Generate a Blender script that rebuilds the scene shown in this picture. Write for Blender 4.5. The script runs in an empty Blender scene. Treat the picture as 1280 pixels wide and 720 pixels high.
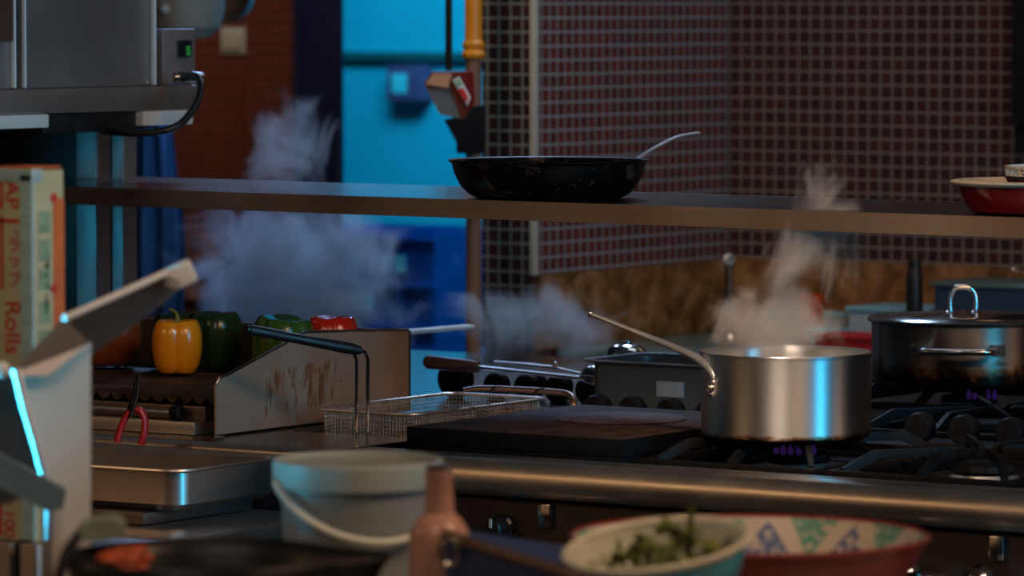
import bpy, bmesh, math, random
from mathutils import Vector, Matrix
random.seed(7)
SC = bpy.context.scene
COL = SC.collection
R = math.radians
V = Vector

# ------------------------------------------------------------ camera, world, light, exposure
cam_d = bpy.data.cameras.new('camera')
cam_d.sensor_width = 36.0
cam_d.lens = 5900.0 / 1280.0 * 36.0
cam_d.clip_start = 0.05
cam_d.clip_end = 100
cam = bpy.data.objects.new('camera', cam_d)
COL.objects.link(cam)
cam.location = (4.0, -6.0, 1.6)
cam.rotation_euler = (R(90) - math.atan(355 / 5900.0), 0, R(34))
cam_d.dof.use_dof = True
cam_d.dof.focus_distance = 7.45
cam_d.dof.aperture_fstop = 6.0
SC.camera = cam

w = bpy.data.worlds.new('world'); SC.world = w; w.use_nodes = True
wb = w.node_tree.nodes['Background']
wb.inputs[0].default_value = (0.50, 0.34, 0.26, 1); wb.inputs[1].default_value = 0.035

def area(name, loc, target, size, energy, color, size_y=None, spread=180):
    l = bpy.data.lights.new(name, 'AREA'); l.energy = energy; l.color = color
    l.shape = 'RECTANGLE'; l.size = size; l.size_y = size_y or size; l.spread = R(spread)
    o = bpy.data.objects.new(name, l); COL.objects.link(o); o.location = loc
    o.rotation_euler = (V(target) - V(loc)).to_track_quat('-Z', 'Y').to_euler()
    return o
area('ceiling_lamp_warm', (2.6, -1.4, 2.75), (-0.2, 0.4, 0.95), 1.3, 34, (1.0, 0.64, 0.40), 0.5)
area('ceiling_lamp_pass', (1.3, -3.4, 2.7), (0.5, -1.8, 1.0), 0.9, 8.5, (1.0, 0.76, 0.58), 0.6)
area('right_warm_fill', (3.9, 1.2, 1.7), (-0.6, 0.4, 1.0), 0.9, 9, (1.0, 0.60, 0.38), 1.2)  # added warm fill for the guard and other right-facing sides, no doorway
area('front_left_warm_fill', (-2.6, -4.6, 1.3), (0.0, 0.0, 1.1), 2.6, 2.0, (1.0, 0.50, 0.24), 1.5)  # added warm panel that front-facing steel reflects as brown
area('front_counter_lamp', (-1.7, -3.1, 2.35), (0.2, 0.0, 0.9), 1.6, 3.0, (1.0, 0.62, 0.32), 0.35, 110)
area('saucepan_fill', (0.75, -0.95, 2.3), (0.28, 0.27, 1.10), 0.2, 1.1, (1.0, 0.74, 0.55), 0.2, 32)  # added fill that brightens the saucepan's steam and rim
area('upright_cyan_fill', (-2.3, -1.0, 1.25), (-1.46, 0.74, 1.15), 0.1, 0.06, (0.05, 0.66, 1.0), 0.5, 14)  # added cyan light for the shelf uprights, no tube there
area('mosaic_corner_fill', (-1.22, 2.88, 2.15), (-1.5, 3.1, 1.5), 0.12, 0.4, (0.15, 0.5, 1.0), 0.12)  # added blue light that makes the glow in the mosaic corner
area('mosaic_warm_fill', (-0.55, 2.75, 2.2), (-0.8, 3.15, 1.4), 0.15, 0.35, (1.0, 0.6, 0.3), 0.15)  # added small warm light to tint the grout of the back mosaic
area('pot_blue_fill', (3.62, -0.42, 1.45), (0.25, 0.3, 1.35), 0.55, 4.5, (0.16, 0.50, 0.95), 2.2, 90)  # unseen added panel that widens the blue reflection on the pots
area('neon_tube_window', (3.45, -0.42, 1.45), (0.25, 0.3, 1.35), 0.06, 15, (0.01, 0.60, 1.0), 2.5, 90)
area('slicer_edge_fill', (-0.15, -2.42, 0.96), (0.56, -1.90, 1.17), 0.14, 0.9, (0.04, 0.66, 1.0), 0.3, 17)  # added narrow cyan light aimed only at the slicer's front edge
area('left_wall_fill', (-3.3, 2.9, 2.75), (-4.5, 4.4, 1.5), 0.4, 3.4, (1.0, 0.72, 0.52), 0.3, 75)  # added fill, the left tile wall is too dark without it
area('pipe_fill', (-1.5, 1.3, 2.7), (-1.66, 2.2, 1.6), 0.3, 1.6, (1.0, 0.74, 0.45), 0.3, 70)  # added warm fill to bring up the ochre pipe
area('back_room_lamp', (-3.6, 4.75, 2.55), (-4.4, 6.0, 1.1), 1.2, 42, (0.02, 0.60, 0.95), 0.6)
area('steam_back_fill', (-2.6, 3.0, 2.7), (-2.25, 1.95, 1.15), 0.4, 8.0, (0.30, 0.52, 1.0), 0.4, 75)  # added blue backlight aimed at the left steam
area('island_blue_fill', (-1.3, 2.4, 2.6), (-1.0, 1.7, 1.0), 0.4, 4.5, (0.45, 0.68, 1.0), 0.4, 80)  # added blue backlight for the middle steam
area('back_wall_lamp', (-0.1, 1.6, 2.7), (-1.2, 3.2, 1.2), 0.8, 4.0, (0.80, 0.82, 0.95), 0.4)
area('back_counter_lamp', (-0.3, 2.2, 1.75), (-1.1, 2.95, 0.95), 0.3, 1.2, (1.0, 0.6, 0.35), 0.3)

SC.view_settings.view_transform = 'Standard'
SC.view_settings.look = 'None'
SC.view_settings.gamma = 1.0
SC.view_settings.use_curve_mapping = False
SC.view_settings.exposure = 0.0
SC.cycles.use_denoising = True
SC.cycles.volume_step_rate = 1.0
SC.cycles.max_bounces = 8
SC.cycles.sample_clamp_indirect = 4.0

# ------------------------------------------------------------ materials
def nt_of(name):
    m = bpy.data.materials.new(name); m.use_nodes = True
    nt = m.node_tree
    return m, nt, nt.nodes['Principled BSDF']
def N(nt, t, **kw):
    n = nt.nodes.new(t)
    for k, v in kw.items(): setattr(n, k, v)
    return n
def ramp(nt, src, stops):
    r = N(nt, 'ShaderNodeValToRGB')
    e = r.color_ramp.elements
    while len(e) < len(stops): e.new(0.5)
    for i, (p, c) in enumerate(stops):
        e[i].position = p; e[i].color = (*c, 1) if len(c) == 3 else c
    nt.links.new(src, r.inputs[0]); return r
def noise(nt, scale, detail=3, stretch=(1, 1, 1), coord='Object', rough=0.55, dist=0.0):
    tc = N(nt, 'ShaderNodeTexCoord'); mp = N(nt, 'ShaderNodeMapping')
    mp.inputs['Scale'].default_value = stretch
    nt.links.new(tc.outputs[coord], mp.inputs[0])
    n = N(nt, 'ShaderNodeTexNoise'); n.inputs['Scale'].default_value = scale
    n.inputs['Detail'].default_value = detail; n.inputs['Roughness'].default_value = rough
    n.inputs['Distortion'].default_value = dist
    nt.links.new(mp.outputs[0], n.inputs['Vector']); return n
def mat(name, col, rough=0.5, metal=0.0, var=0.15, scale=20, stretch=(1, 1, 1), bump=0.0, rvar=0.1, spec=0.5,
        trans=0.0, ior=1.45, alpha=1.0, emis=None, estr=0.0, coat=0.0, sss=0.0, aniso=0.0):
    m, nt, b = nt_of(name)
    n = noise(nt, scale, 4, stretch)
    lo = tuple(c * (1 - var) for c in col); hi = tuple(min(1, c * (1 + var)) for c in col)
    r = ramp(nt, n.outputs['Fac'], [(0.3, lo), (0.7, hi)])
    nt.links.new(r.outputs[0], b.inputs['Base Color'])
    rr = ramp(nt, n.outputs['Fac'], [(0.3, (max(0, rough - rvar),) * 3), (0.7, (min(1, rough + rvar),) * 3)])
    nt.links.new(rr.outputs[0], b.inputs['Roughness'])
    b.inputs['Metallic'].default_value = metal
    b.inputs['Specular IOR Level'].default_value = spec
    b.inputs['Transmission Weight'].default_value = trans
    b.inputs['IOR'].default_value = ior
    b.inputs['Alpha'].default_value = alpha
    b.inputs['Coat Weight'].default_value = coat
    b.inputs['Anisotropic'].default_value = aniso
    if sss: b.inputs['Subsurface Weight'].default_value = sss; b.inputs['Subsurface Radius'].default_value = (0.02, 0.01, 0.005)
    if emis: b.inputs['Emission Color'].default_value = (*emis, 1); b.inputs['Emission Strength'].default_value = estr
    if bump:
        bp = N(nt, 'ShaderNodeBump'); bp.inputs['Strength'].default_value = bump; bp.inputs['Distance'].default_value = 0.002
        nt.links.new(n.outputs['Fac'], bp.inputs['Height']); nt.links.new(bp.outputs[0], b.inputs['Normal'])
    return m
def patch_mat(name, cols, rough, metal, scale, stops, dist=0.5, bump=0.2, rough2=None):
    """several colours laid in noise patches (rust, scorching, worn seasoning)"""
    m, nt, b = nt_of(name)
    n = noise(nt, scale, 6, dist=dist, rough=0.65)
    r = ramp(nt, n.outputs['Fac'], list(zip(stops, cols)))
    nt.links.new(r.outputs[0], b.inputs['Base Color'])
    rr = ramp(nt, n.outputs['Fac'], [(stops[0], (rough,) * 3), (stops[-1], (rough2 if rough2 is not None else rough,) * 3)])
    nt.links.new(rr.outputs[0], b.inputs['Roughness'])
    b.inputs['Metallic'].default_value = metal
    bp = N(nt, 'ShaderNodeBump'); bp.inputs['Strength'].default_value = bump; bp.inputs['Distance'].default_value = 0.001
    nt.links.new(n.outputs['Fac'], bp.inputs['Height']); nt.links.new(bp.outputs[0], b.inputs['Normal'])
    return m
def low_spec(m, v):
    m.node_tree.nodes['Principled BSDF'].inputs['Specular IOR Level'].default_value = v
    return m
def tile_mat(name, axis, pitch, c1, c2, grout, gw=0.0035, rough=0.3):
    m, nt, b = nt_of(name)
    tc = N(nt, 'ShaderNodeTexCoord'); sp = N(nt, 'ShaderNodeSeparateXYZ'); cb = N(nt, 'ShaderNodeCombineXYZ')
    nt.links.new(tc.outputs['Object'], sp.inputs[0])
    nt.links.new(sp.outputs[axis], cb.inputs[0]); nt.links.new(sp.outputs[2], cb.inputs[1])
    br = N(nt, 'ShaderNodeTexBrick'); br.offset = 0; br.offset_frequency = 1; br.squash = 1
    br.inputs['Scale'].default_value = 1; br.inputs['Brick Width'].default_value = pitch; br.inputs['Row Height'].default_value = pitch
    br.inputs['Mortar Size'].default_value = gw; br.inputs['Mortar Smooth'].default_value = 0.1; br.inputs['Bias'].default_value = 0
    br.inputs['Color1'].default_value = (*c1, 1); br.inputs['Color2'].default_value = (*c2, 1); br.inputs['Mortar'].default_value = (*grout, 1)
    nt.links.new(cb.outputs[0], br.inputs['Vector']); nt.links.new(br.outputs['Color'], b.inputs['Base Color'])
    rr = ramp(nt, br.outputs['Fac'], [(0, (rough,) * 3), (1, (0.85,) * 3)]); nt.links.new(rr.outputs[0], b.inputs['Roughness'])
    bp = N(nt, 'ShaderNodeBump'); bp.inputs['Strength'].default_value = 0.6; bp.inputs['Distance'].default_value = 0.002; bp.invert = True
    nt.links.new(br.outputs['Fac'], bp.inputs['Height']); nt.links.new(bp.outputs[0], b.inputs['Normal'])
    return m

M = {}
M['steel'] = mat('brushed_steel', (0.50, 0.45, 0.41), 0.34, 0.9, 0.08, 4, (1, 1, 1), rvar=0.05)
M['steel_h'] = mat('brushed_steel_flat', (0.50, 0.44, 0.40), 0.33, 1, 0.06, 5, (1, 1, 1), rvar=0.05)
M['steel_shelf'] = mat('shelf_steel', (0.22, 0.185, 0.165), 0.19, 1, 0.06, 5, (2, 14, 1), rvar=0.05)
M['steel_black'] = mat('burnt_tray_enamel', (0.014, 0.012, 0.012), 0.3, 0.0, 0.3, 8, spec=0.2)
M['purplebox'] = mat('maroon_box_paint', (0.85, 0.10, 0.22), 0.5, 0, 0.1, 10)
M['chute'] = mat('chute_metal', (0.30, 0.26, 0.22), 0.5, 0.5, 0.08, 9)
M['wok'] = mat('sooty_wok', (0.008, 0.011, 0.014), 0.4, 0.3, 0.3, 12)
M['rail'] = mat('rounded_rail_steel', (0.66, 0.55, 0.44), 0.40, 1, 0.10, 9, (1, 1, 1), rvar=0.05)
M['panel'] = mat('dark_brown_panel', (0.06, 0.045, 0.038), 0.42, 0.8, 0.2, 5)
M['gnpan'] = mat('slate_steel', (0.09, 0.115, 0.135), 0.38, 0.4, 0.08, 5)
M['upright'] = mat('galvanised_upright', (0.30, 0.33, 0.35), 0.5, 0.3, 0.08, 5)
M['lever'] = mat('blue_grey_paint', (0.15, 0.25, 0.31), 0.45, 0.1, 0.06, 8)
M['pipebrown'] = mat('dull_brown_pipe', (0.16, 0.085, 0.05), 0.55, 0, 0.2, 9)  # lower length of the gas pipe, darker and browner than the upper
M['matteblack'] = mat('matte_black', (0.006, 0.007, 0.008), 0.85, 0, 0.2, 20, spec=0.2)
M['steel_dull'] = mat('dull_steel', (0.40, 0.36, 0.34), 0.44, 0.85, 0.10, 4, (1, 1, 1), rvar=0.06)
M['steel_pale'] = mat('pale_sheet_metal', (0.80, 0.75, 0.69), 0.48, 0.25, 0.06, 9, (1, 1, 1))
M['steel_bright'] = mat('polished_steel', (0.70, 0.68, 0.65), 0.16, 1, 0.05, 12)
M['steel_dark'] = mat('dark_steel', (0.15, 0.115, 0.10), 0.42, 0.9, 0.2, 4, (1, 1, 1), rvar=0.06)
M['pot'] = mat('pot_aluminium', (0.62, 0.59, 0.56), 0.27, 1, 0.06, 8, (1, 1, 40))
M['pot2'] = mat('pot_steel', (0.42, 0.36, 0.32), 0.22, 1, 0.10, 8, (1, 1, 20))
M['edge'] = mat('satin_bright_edge', (0.75, 0.75, 0.75), 0.38, 0.9, 0.03, 8)
M['wire'] = mat('chromed_wire', (0.80, 0.70, 0.60), 0.32, 0.9, 0.1, 60)
M['iron'] = mat('cast_iron', (0.008, 0.0075, 0.008), 0.5, 0.0, 0.4, 60, (1, 1, 1), 0.3, spec=0.15)
M['iron_edge'] = mat('worn_cast_iron', (0.009, 0.008, 0.008), 0.45, 0.0, 0.5, 90, (1, 1, 1), 0.3, spec=0.12)
M['griddle'] = patch_mat('seasoned_griddle', [(0.012, 0.009, 0.009), (0.05, 0.028, 0.022), (0.075, 0.042, 0.034)], 0.6, 0.0, 24, [0.35, 0.55, 0.75], 1.2, 0.5, 0.6)
M['griddle'].node_tree.nodes['Principled BSDF'].inputs['Specular IOR Level'].default_value = 0.12
M['griddle_side'] = mat('griddle_black_side', (0.004, 0.0045, 0.006), 0.6, 0.0, 0.3, 30, bump=0.2, spec=0.12)
M['ring'] = patch_mat('griddle_lid', [(0.03, 0.018, 0.014), (0.09, 0.05, 0.038)], 0.6, 0.1, 30, [0.35, 0.65], 0.6, 0.3)
M['panblack'] = patch_mat('seasoned_pan', [(0.006, 0.006, 0.007), (0.010, 0.010, 0.011), (0.13, 0.085, 0.065), (0.17, 0.15, 0.14)], 0.34, 0.8, 28, [0.30, 0.56, 0.60, 0.75], 0.8, 0.3, 0.3)
M['black'] = mat('black_plastic', (0.010, 0.010, 0.012), 0.30, 0, 0.2, 30)
M['rubber'] = mat('black_rubber', (0.008, 0.008, 0.009), 0.42, 0, 0.2, 30)
M['darkpanel'] = mat('dark_cabinet_paint', (0.004, 0.016, 0.022), 0.5, 0, 0.2, 5)
M['guard'] = patch_mat('splash_guard_steel', [(0.34, 0.27, 0.225), (0.28, 0.22, 0.185)], 0.42, 0.55, 5, [0.4, 0.6], 0.2, 0.05)
def guard_mat():
    m, nt, b = nt_of('splash_guard_stained')
    tc = N(nt, 'ShaderNodeTexCoord'); sp = N(nt, 'ShaderNodeSeparateXYZ'); nt.links.new(tc.outputs['Object'], sp.inputs[0])
    n = noise(nt, 80, 6, (1, 1, 0.22), dist=0.3, rough=0.7)
    n1 = noise(nt, 9, 2, (1, 1, 0.5))
    def win(src, a, b_, c, d):
        m1 = N(nt, 'ShaderNodeMapRange', interpolation_type='SMOOTHSTEP'); nt.links.new(src, m1.inputs[0]); m1.inputs[1].default_value = a; m1.inputs[2].default_value = b_
        m2 = N(nt, 'ShaderNodeMapRange', interpolation_type='SMOOTHSTEP'); nt.links.new(src, m2.inputs[0]); m2.inputs[1].default_value = d; m2.inputs[2].default_value = c
        x = N(nt, 'ShaderNodeMath', operation='MULTIPLY'); nt.links.new(m1.outputs[0], x.inputs[0]); nt.links.new(m2.outputs[0], x.inputs[1]); return x.outputs[0]
    # local frame: the grill's foot is at y 0.35, z 0.9005
    wy = win(sp.outputs[1], -0.24, -0.15, 0.0, 0.10); wz = win(sp.outputs[2], 0.005, 0.04, 0.09, 0.125)
    wm = N(nt, 'ShaderNodeMath', operation='MULTIPLY'); nt.links.new(wy, wm.inputs[0]); nt.links.new(wz, wm.inputs[1])
    a = N(nt, 'ShaderNodeMath', operation='MULTIPLY_ADD'); nt.links.new(wm.outputs[0], a.inputs[0]); a.inputs[1].default_value = 0.26; nt.links.new(n.outputs['Fac'], a.inputs[2])
    a2 = N(nt, 'ShaderNodeMath', operation='MULTIPLY_ADD'); nt.links.new(n1.outputs['Fac'], a2.inputs[0]); a2.inputs[1].default_value = 0.35; nt.links.new(a.outputs[0], a2.inputs[2])
    r = ramp(nt, a2.outputs[0], [(0.925, (0.46, 0.29, 0.205)), (1.0, (0.20, 0.075, 0.03))])
    r2 = ramp(nt, a2.outputs[0], [(0.90, (0.45,) * 3), (0.98, (0.05,) * 3)])
    nt.links.new(r.outputs[0], b.inputs['Base Color']); nt.links.new(r2.outputs[0], b.inputs['Metallic'])
    b.inputs['Roughness'].default_value = 0.43
    return m
M['guard'] = guard_mat()
M['grill'] = patch_mat('grill_plate_burnt', [(0.02, 0.013, 0.010), (0.07, 0.045, 0.034), (0.18, 0.12, 0.09)], 0.5, 0.2, 12, [0.35, 0.55, 0.75], 0.8, 0.4, 0.5)
low_spec(M['grill'], 0.1); M['grill'].node_tree.nodes['Principled BSDF'].inputs['Metallic'].default_value = 0.0
M['white'] = mat('white_plastic', (0.75, 0.78, 0.78), 0.4, 0, 0.04, 10)
M['whitedim'] = mat('aged_white_plastic', (0.42, 0.42, 0.38), 0.5, 0, 0.06, 10)
M['yellowpep'] = mat('yellow_pepper_skin', (0.98, 0.31, 0.008), 0.22, 0, 0.06, 9, spec=0.6, coat=0.3, sss=0.1)
M['redpep'] = mat('red_pepper_skin', (0.62, 0.022, 0.008), 0.2, 0, 0.15, 14, spec=0.6, coat=0.3, sss=0.05)
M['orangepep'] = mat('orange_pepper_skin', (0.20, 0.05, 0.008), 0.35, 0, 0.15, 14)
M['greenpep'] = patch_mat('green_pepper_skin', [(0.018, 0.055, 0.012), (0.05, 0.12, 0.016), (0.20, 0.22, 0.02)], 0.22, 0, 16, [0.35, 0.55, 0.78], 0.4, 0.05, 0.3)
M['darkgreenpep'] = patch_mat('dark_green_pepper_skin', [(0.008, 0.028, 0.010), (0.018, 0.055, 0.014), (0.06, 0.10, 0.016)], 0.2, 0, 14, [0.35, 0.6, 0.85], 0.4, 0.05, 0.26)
M['stem'] = mat('pepper_stem_green', (0.20, 0.20, 0.03), 0.5, 0, 0.2, 60)
M['wood'] = mat('brown_handle_wood', (0.20, 0.085, 0.055), 0.45, 0, 0.3, 12, (1, 12, 12))
M['redplastic'] = mat('red_plastic', (0.50, 0.010, 0.014), 0.3, 0, 0.1, 20)
M['redenamel'] = mat('red_enamel', (0.11, 0.003, 0.006), 0.22, 0, 0.12, 12, coat=0.4)
M['cream'] = patch_mat('chipped_cream_enamel', [(0.62, 0.52, 0.38), (0.60, 0.48, 0.34), (0.12, 0.04, 0.03)], 0.4, 0, 45, [0.3, 0.62, 0.70], 0.3, 0.1)
M['lace'] = mat('pale_lace', (0.62, 0.58, 0.5), 0.7, 0, 0.06, 40)
M['tub'] = mat('translucent_tub', (0.44, 0.49, 0.49), 0.42, 0, 0.04, 6, trans=0.45, alpha=0.88, rvar=0.04)
M['tubrim'] = mat('translucent_tub_rim', (0.42, 0.50, 0.48), 0.45, 0, 0.05, 6, trans=0.2)
M['bucketgrip'] = mat('tub_handle_plastic', (0.70, 0.72, 0.62), 0.5, 0, 0.05, 10)
M['bottle'] = mat('amber_glass', (0.74, 0.42, 0.32), 0.14, 0, 0.05, 6, trans=0.35, ior=1.3, rvar=0.03)
M['clearfilm'] = mat('clear_wrap', (0.38, 0.64, 0.70), 0.25, 0, 0.1, 6, (1, 1, 8), bump=0.1, trans=0.1)
M['card'] = mat('printed_cardboard', (0.47, 0.50, 0.33), 0.55, 0, 0.10, 10, (1, 1, 3))
M['cardgreen'] = mat('green_print', (0.22, 0.38, 0.26), 0.55, 0, 0.3, 60)
M['orangeprint'] = mat('orange_print', (0.58, 0.16, 0.04), 0.55, 0, 0.15, 30)
M['redprint'] = mat('red_print', (0.52, 0.03, 0.02), 0.55, 0, 0.1, 30)
M['yellowpipe'] = mat('ochre_gas_pipe_paint', (0.60, 0.22, 0.01), 0.4, 0, 0.15, 9)
M['apron'] = mat('blue_cloth', (0.012, 0.09, 0.30), 0.85, 0, 0.2, 9, (1, 1, 0.3))
M['cyanwall'] = mat('back_room_paint', (0.12, 0.62, 0.78), 0.6, 0, 0.05, 3)
M['navy'] = mat('navy_door_paint', (0.006, 0.012, 0.06), 0.6, 0, 0.15, 4)
M['crate'] = mat('blue_crate_plastic', (0.01, 0.10, 0.42), 0.45, 0, 0.2, 8)
M['sticker'] = mat('pale_sticker', (0.65, 0.85, 0.9), 0.6, 0, 0.1, 12)
M['label'] = mat('grey_blue_label', (0.30, 0.38, 0.45), 0.5, 0, 0.1, 40)
M['granite'] = patch_mat('tan_granite', [(0.06, 0.024, 0.010), (0.18, 0.078, 0.022), (0.30, 0.15, 0.06), (0.46, 0.28, 0.17)], 0.4, 0, 17, [0.32, 0.48, 0.62, 0.8], 0.3, 0.05)
M['floor'] = mat('dark_floor_tile', (0.035, 0.028, 0.025), 0.5, 0, 0.3, 4)
M['ceiling'] = mat('ceiling_paint', (0.25, 0.22, 0.2), 0.8, 0, 0.05, 3)
M['plaster'] = mat('dark_plaster', (0.10, 0.06, 0.045), 0.8, 0, 0.1, 3)
M['navybox'] = mat('dark_blue_plastic', (0.02, 0.045, 0.085), 0.45, 0, 0.1, 8)
M['paleblue'] = mat('pale_blue_plastic', (0.20, 0.45, 0.55), 0.4, 0, 0.1, 8)
M['tealtop'] = mat('teal_worktop', (0.12, 0.20, 0.20), 0.3, 0.3, 0.15, 6)
M['bowlblue'] = mat('blue_glaze', (0.05, 0.48, 0.72), 0.25, 0, 0.06, 8, coat=0.3)
M['bowlcream'] = mat('cream_glaze', (0.66, 0.66, 0.52), 0.3, 0, 0.05, 8, coat=0.2)
M['bowlred'] = mat('terracotta_red_glaze', (0.24, 0.035, 0.028), 0.35, 0, 0.1, 8, coat=0.2)
M['leaf'] = patch_mat('herb_leaf', [(0.03, 0.07, 0.012), (0.13, 0.16, 0.03), (0.34, 0.30, 0.07)], 0.6, 0, 40, [0.3, 0.55, 0.8], 0.3, 0.1)
M['bluepaint'] = mat('blue_tray_lining', (0.028, 0.05, 0.15), 0.5, 0, 0.15, 6)
M['copperrim'] = mat('brown_metal_rim', (0.42, 0.27, 0.20), 0.35, 0.9, 0.1, 8)
M['orangefood'] = mat('orange_sauce', (0.45, 0.07, 0.01), 0.4, 0, 0.3, 30, bump=0.5)
M['sage'] = mat('grey_green_silicone', (0.20, 0.27, 0.21), 0.6, 0, 0.15, 12)
M['flame'] = mat('gas_flame', (0.1, 0.03, 0.4), 0.5, 0, 0.1, 10, alpha=0.25, emis=(0.22, 0.06, 0.55), estr=0.12)
M['flame2'] = mat('gas_flame_red', (0.4, 0.03, 0.1), 0.5, 0, 0.1, 10, alpha=0.4, emis=(0.85, 0.10, 0.12), estr=0.45)
M['greenled'] = mat('green_indicator', (0.02, 0.3, 0.05), 0.4, 0, 0.1, 10, emis=(0.02, 0.5, 0.08), estr=0.05)
M['broth'] = mat('pale_broth', (0.55, 0.42, 0.3), 0.15, 0, 0.2, 14, bump=0.4)
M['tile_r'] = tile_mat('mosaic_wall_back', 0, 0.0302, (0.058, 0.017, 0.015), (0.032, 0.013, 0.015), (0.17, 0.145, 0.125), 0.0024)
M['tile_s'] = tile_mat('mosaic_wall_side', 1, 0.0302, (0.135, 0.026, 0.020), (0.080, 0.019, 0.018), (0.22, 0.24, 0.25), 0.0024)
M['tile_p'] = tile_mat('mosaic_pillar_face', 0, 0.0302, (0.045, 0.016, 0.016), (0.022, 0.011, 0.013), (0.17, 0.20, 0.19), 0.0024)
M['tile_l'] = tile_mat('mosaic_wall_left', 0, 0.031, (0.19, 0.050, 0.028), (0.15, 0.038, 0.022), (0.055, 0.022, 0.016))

# ------------------------------------------------------------ mesh helpers
def frame_of(d):
    d = d.normalized()
    a = V((0, 0, 1)) if abs(d.z) < 0.95 else V((1, 0, 0))
    x = a.cross(d).normalized(); return x, d.cross(x).normalized()
class G:
    def __init__(s): s.bm = bmesh.new()
    def box(s, x0, x1, y0, y1, z0, z1, bev=0.0, rz=0.0, seg=2, M4=None):
        c = V(((x0 + x1) / 2, (y0 + y1) / 2, (z0 + z1) / 2))
        r = bmesh.ops.create_cube(s.bm, size=1.0)
        vs = r['verts']
        for v in vs: v.co = V((v.co.x * (x1 - x0), v.co.y * (y1 - y0), v.co.z * (z1 - z0)))
        if bev:
            es = list({e for v in vs for e in v.link_edges})
            rr = bmesh.ops.bevel(s.bm, geom=es, offset=bev, segments=seg, profile=0.6, affect='EDGES', clamp_overlap=True)
            vs = list({v for f in rr['faces'] for v in f.verts} | {v for v in vs if v.is_valid})
        T = Matrix.Translation(c) @ Matrix.Rotation(rz, 4, 'Z')
        if M4 is not None: T = Matrix.Translation(c) @ M4
        for v in vs: v.co = T @ v.co
        return s
    def tube(s, pts, r, seg=10, closed=False, cap=True, flat=1.0):
        pts = [V(p) for p in pts]; n = len(pts)
        rs = r if isinstance(r, (list, tuple)) else [r] * n
        rings = []; px = None
        for i, p in enumerate(pts):
            if closed: d = pts[(i + 1) % n] - pts[i - 1]
            else: d = pts[min(i + 1, n - 1)] - pts[max(i - 1, 0)]
            d.normalize()
            if px is None: x, y = frame_of(d)
            else:
                x = (px - d * px.dot(d))
                if x.length < 1e-6: x, y = frame_of(d)
                x.normalize(); y = d.cross(x)
            px = x
            rings.append([s.bm.verts.new(p + (x * math.cos(a) + y * math.sin(a) * flat) * rs[i]) for a in [2 * math.pi * k / seg for k in range(seg)]])
        m = n if closed else n - 1
        for i in range(m):
            A, Bq = rings[i], rings[(i + 1) % n]
            for k in range(seg):
                try: s.bm.faces.new((A[k], A[(k + 1) % seg], Bq[(k + 1) % seg], Bq[k]))
                except ValueError: pass
        if cap and not closed:
            s.bm.faces.new(rings[0][::-1]); s.bm.faces.new(rings[-1])
        return s
    def lathe(s, prof, seg=48, T=None, lobes=None, closed=False, sx=1.0, sy=1.0):
        """prof: (radius, z) list revolved about Z; T places it"""
        T = T or Matrix(); rings = []
        for (r, z) in prof:
            if r <= 1e-6: rings.append([s.bm.verts.new(T @ V((0, 0, z)))])
            else:
                ring = []
                for k in range(seg):
                    a = 2 * math.pi * k / seg
                    q = V((r * math.cos(a) * sx, r * math.sin(a) * sy, z))
                    if lobes: q = lobes(q, a)
                    ring.append(s.bm.verts.new(T @ q))
                rings.append(ring)
        m = len(rings) if closed else len(rings) - 1
        for i in range(m):
            A, Bq = rings[i], rings[(i + 1) % len(rings)]
            if len(A) == 1 and len(Bq) == 1: continue
            for k in range(seg):
                k2 = (k + 1) % seg
                if len(A) == 1: s.bm.faces.new((A[0], Bq[k2], Bq[k]))
                elif len(Bq) == 1: s.bm.faces.new((A[k], A[k2], Bq[0]))
                else: s.bm.faces.new((A[k], A[k2], Bq[k2], Bq[k]))
        return s
    def prism(s, poly, d):
        """poly: 3-D points of a planar outline; d: thickness vector"""
        d = V(d); a = [s.bm.verts.new(V(p)) for p in poly]; b = [s.bm.verts.new(V(p) + d) for p in poly]
        s.bm.faces.new(a); s.bm.faces.new(b[::-1]); n = len(a)
        for i in range(n): s.bm.faces.new((a[i], b[i], b[(i + 1) % n], a[(i + 1) % n]))
        return s
    def sphere(s, c, r, sc=(1, 1, 1), seg=16):
        rr = bmesh.ops.create_uvsphere(s.bm, u_segments=seg, v_segments=max(6, seg // 2), radius=r)
        for v in rr['verts']: v.co = V((v.co.x * sc[0], v.co.y * sc[1], v.co.z * sc[2])) + V(c)
        return s
    def out(s, name, m, parent=None, smooth=True, ang=35):
        bm = s.bm
        bmesh.ops.recalc_face_normals(bm, faces=bm.faces[:])
        if smooth:
            for f in bm.faces: f.smooth = True
            lim = R(ang)
            for e in bm.edges:
                if len(e.link_faces) == 2 and e.calc_face_angle(0) > lim: e.smooth = False
        me = bpy.data.meshes.new(name)
        if parent is not None:
            inv = (Matrix.Translation(world_loc(parent)) @ Matrix.Rotation(0, 4, 'Z')).inverted()
            bm.transform(inv)
        bm.to_mesh(me); bm.free()
        me.materials.append(M[m] if isinstance(m, str) else m)
        o = bpy.data.objects.new(name, me); COL.objects.link(o)
        if parent is not None: o.parent = parent
        return o
def world_loc(o):
    l = o.location.copy()
    while o.parent is not None:
        o = o.parent; l += o.location
    return l
def thing(name, label, cat, loc, group=None):
    o = bpy.data.objects.new(name, None); COL.objects.link(o); o.location = loc; o.empty_display_size = 0.05
    o['label'] = label; o['category'] = cat
    if group: o['group'] = group
    return o
def tag(o, label, cat, group=None, kind=None):
    o['label'] = label; o['category'] = cat
    if group: o['group'] = group
    if kind: o['kind'] = kind
    return o
def struct(name, g, m):
    o = g.out(name, m); o['kind'] = 'structure'; return o
def copy_tree(o, parent=None):
    c = o.copy(); COL.objects.link(c)
    if parent is not None: c.parent = parent
    for ch in list(o.children): copy_tree(ch, c)
    return c
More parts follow.
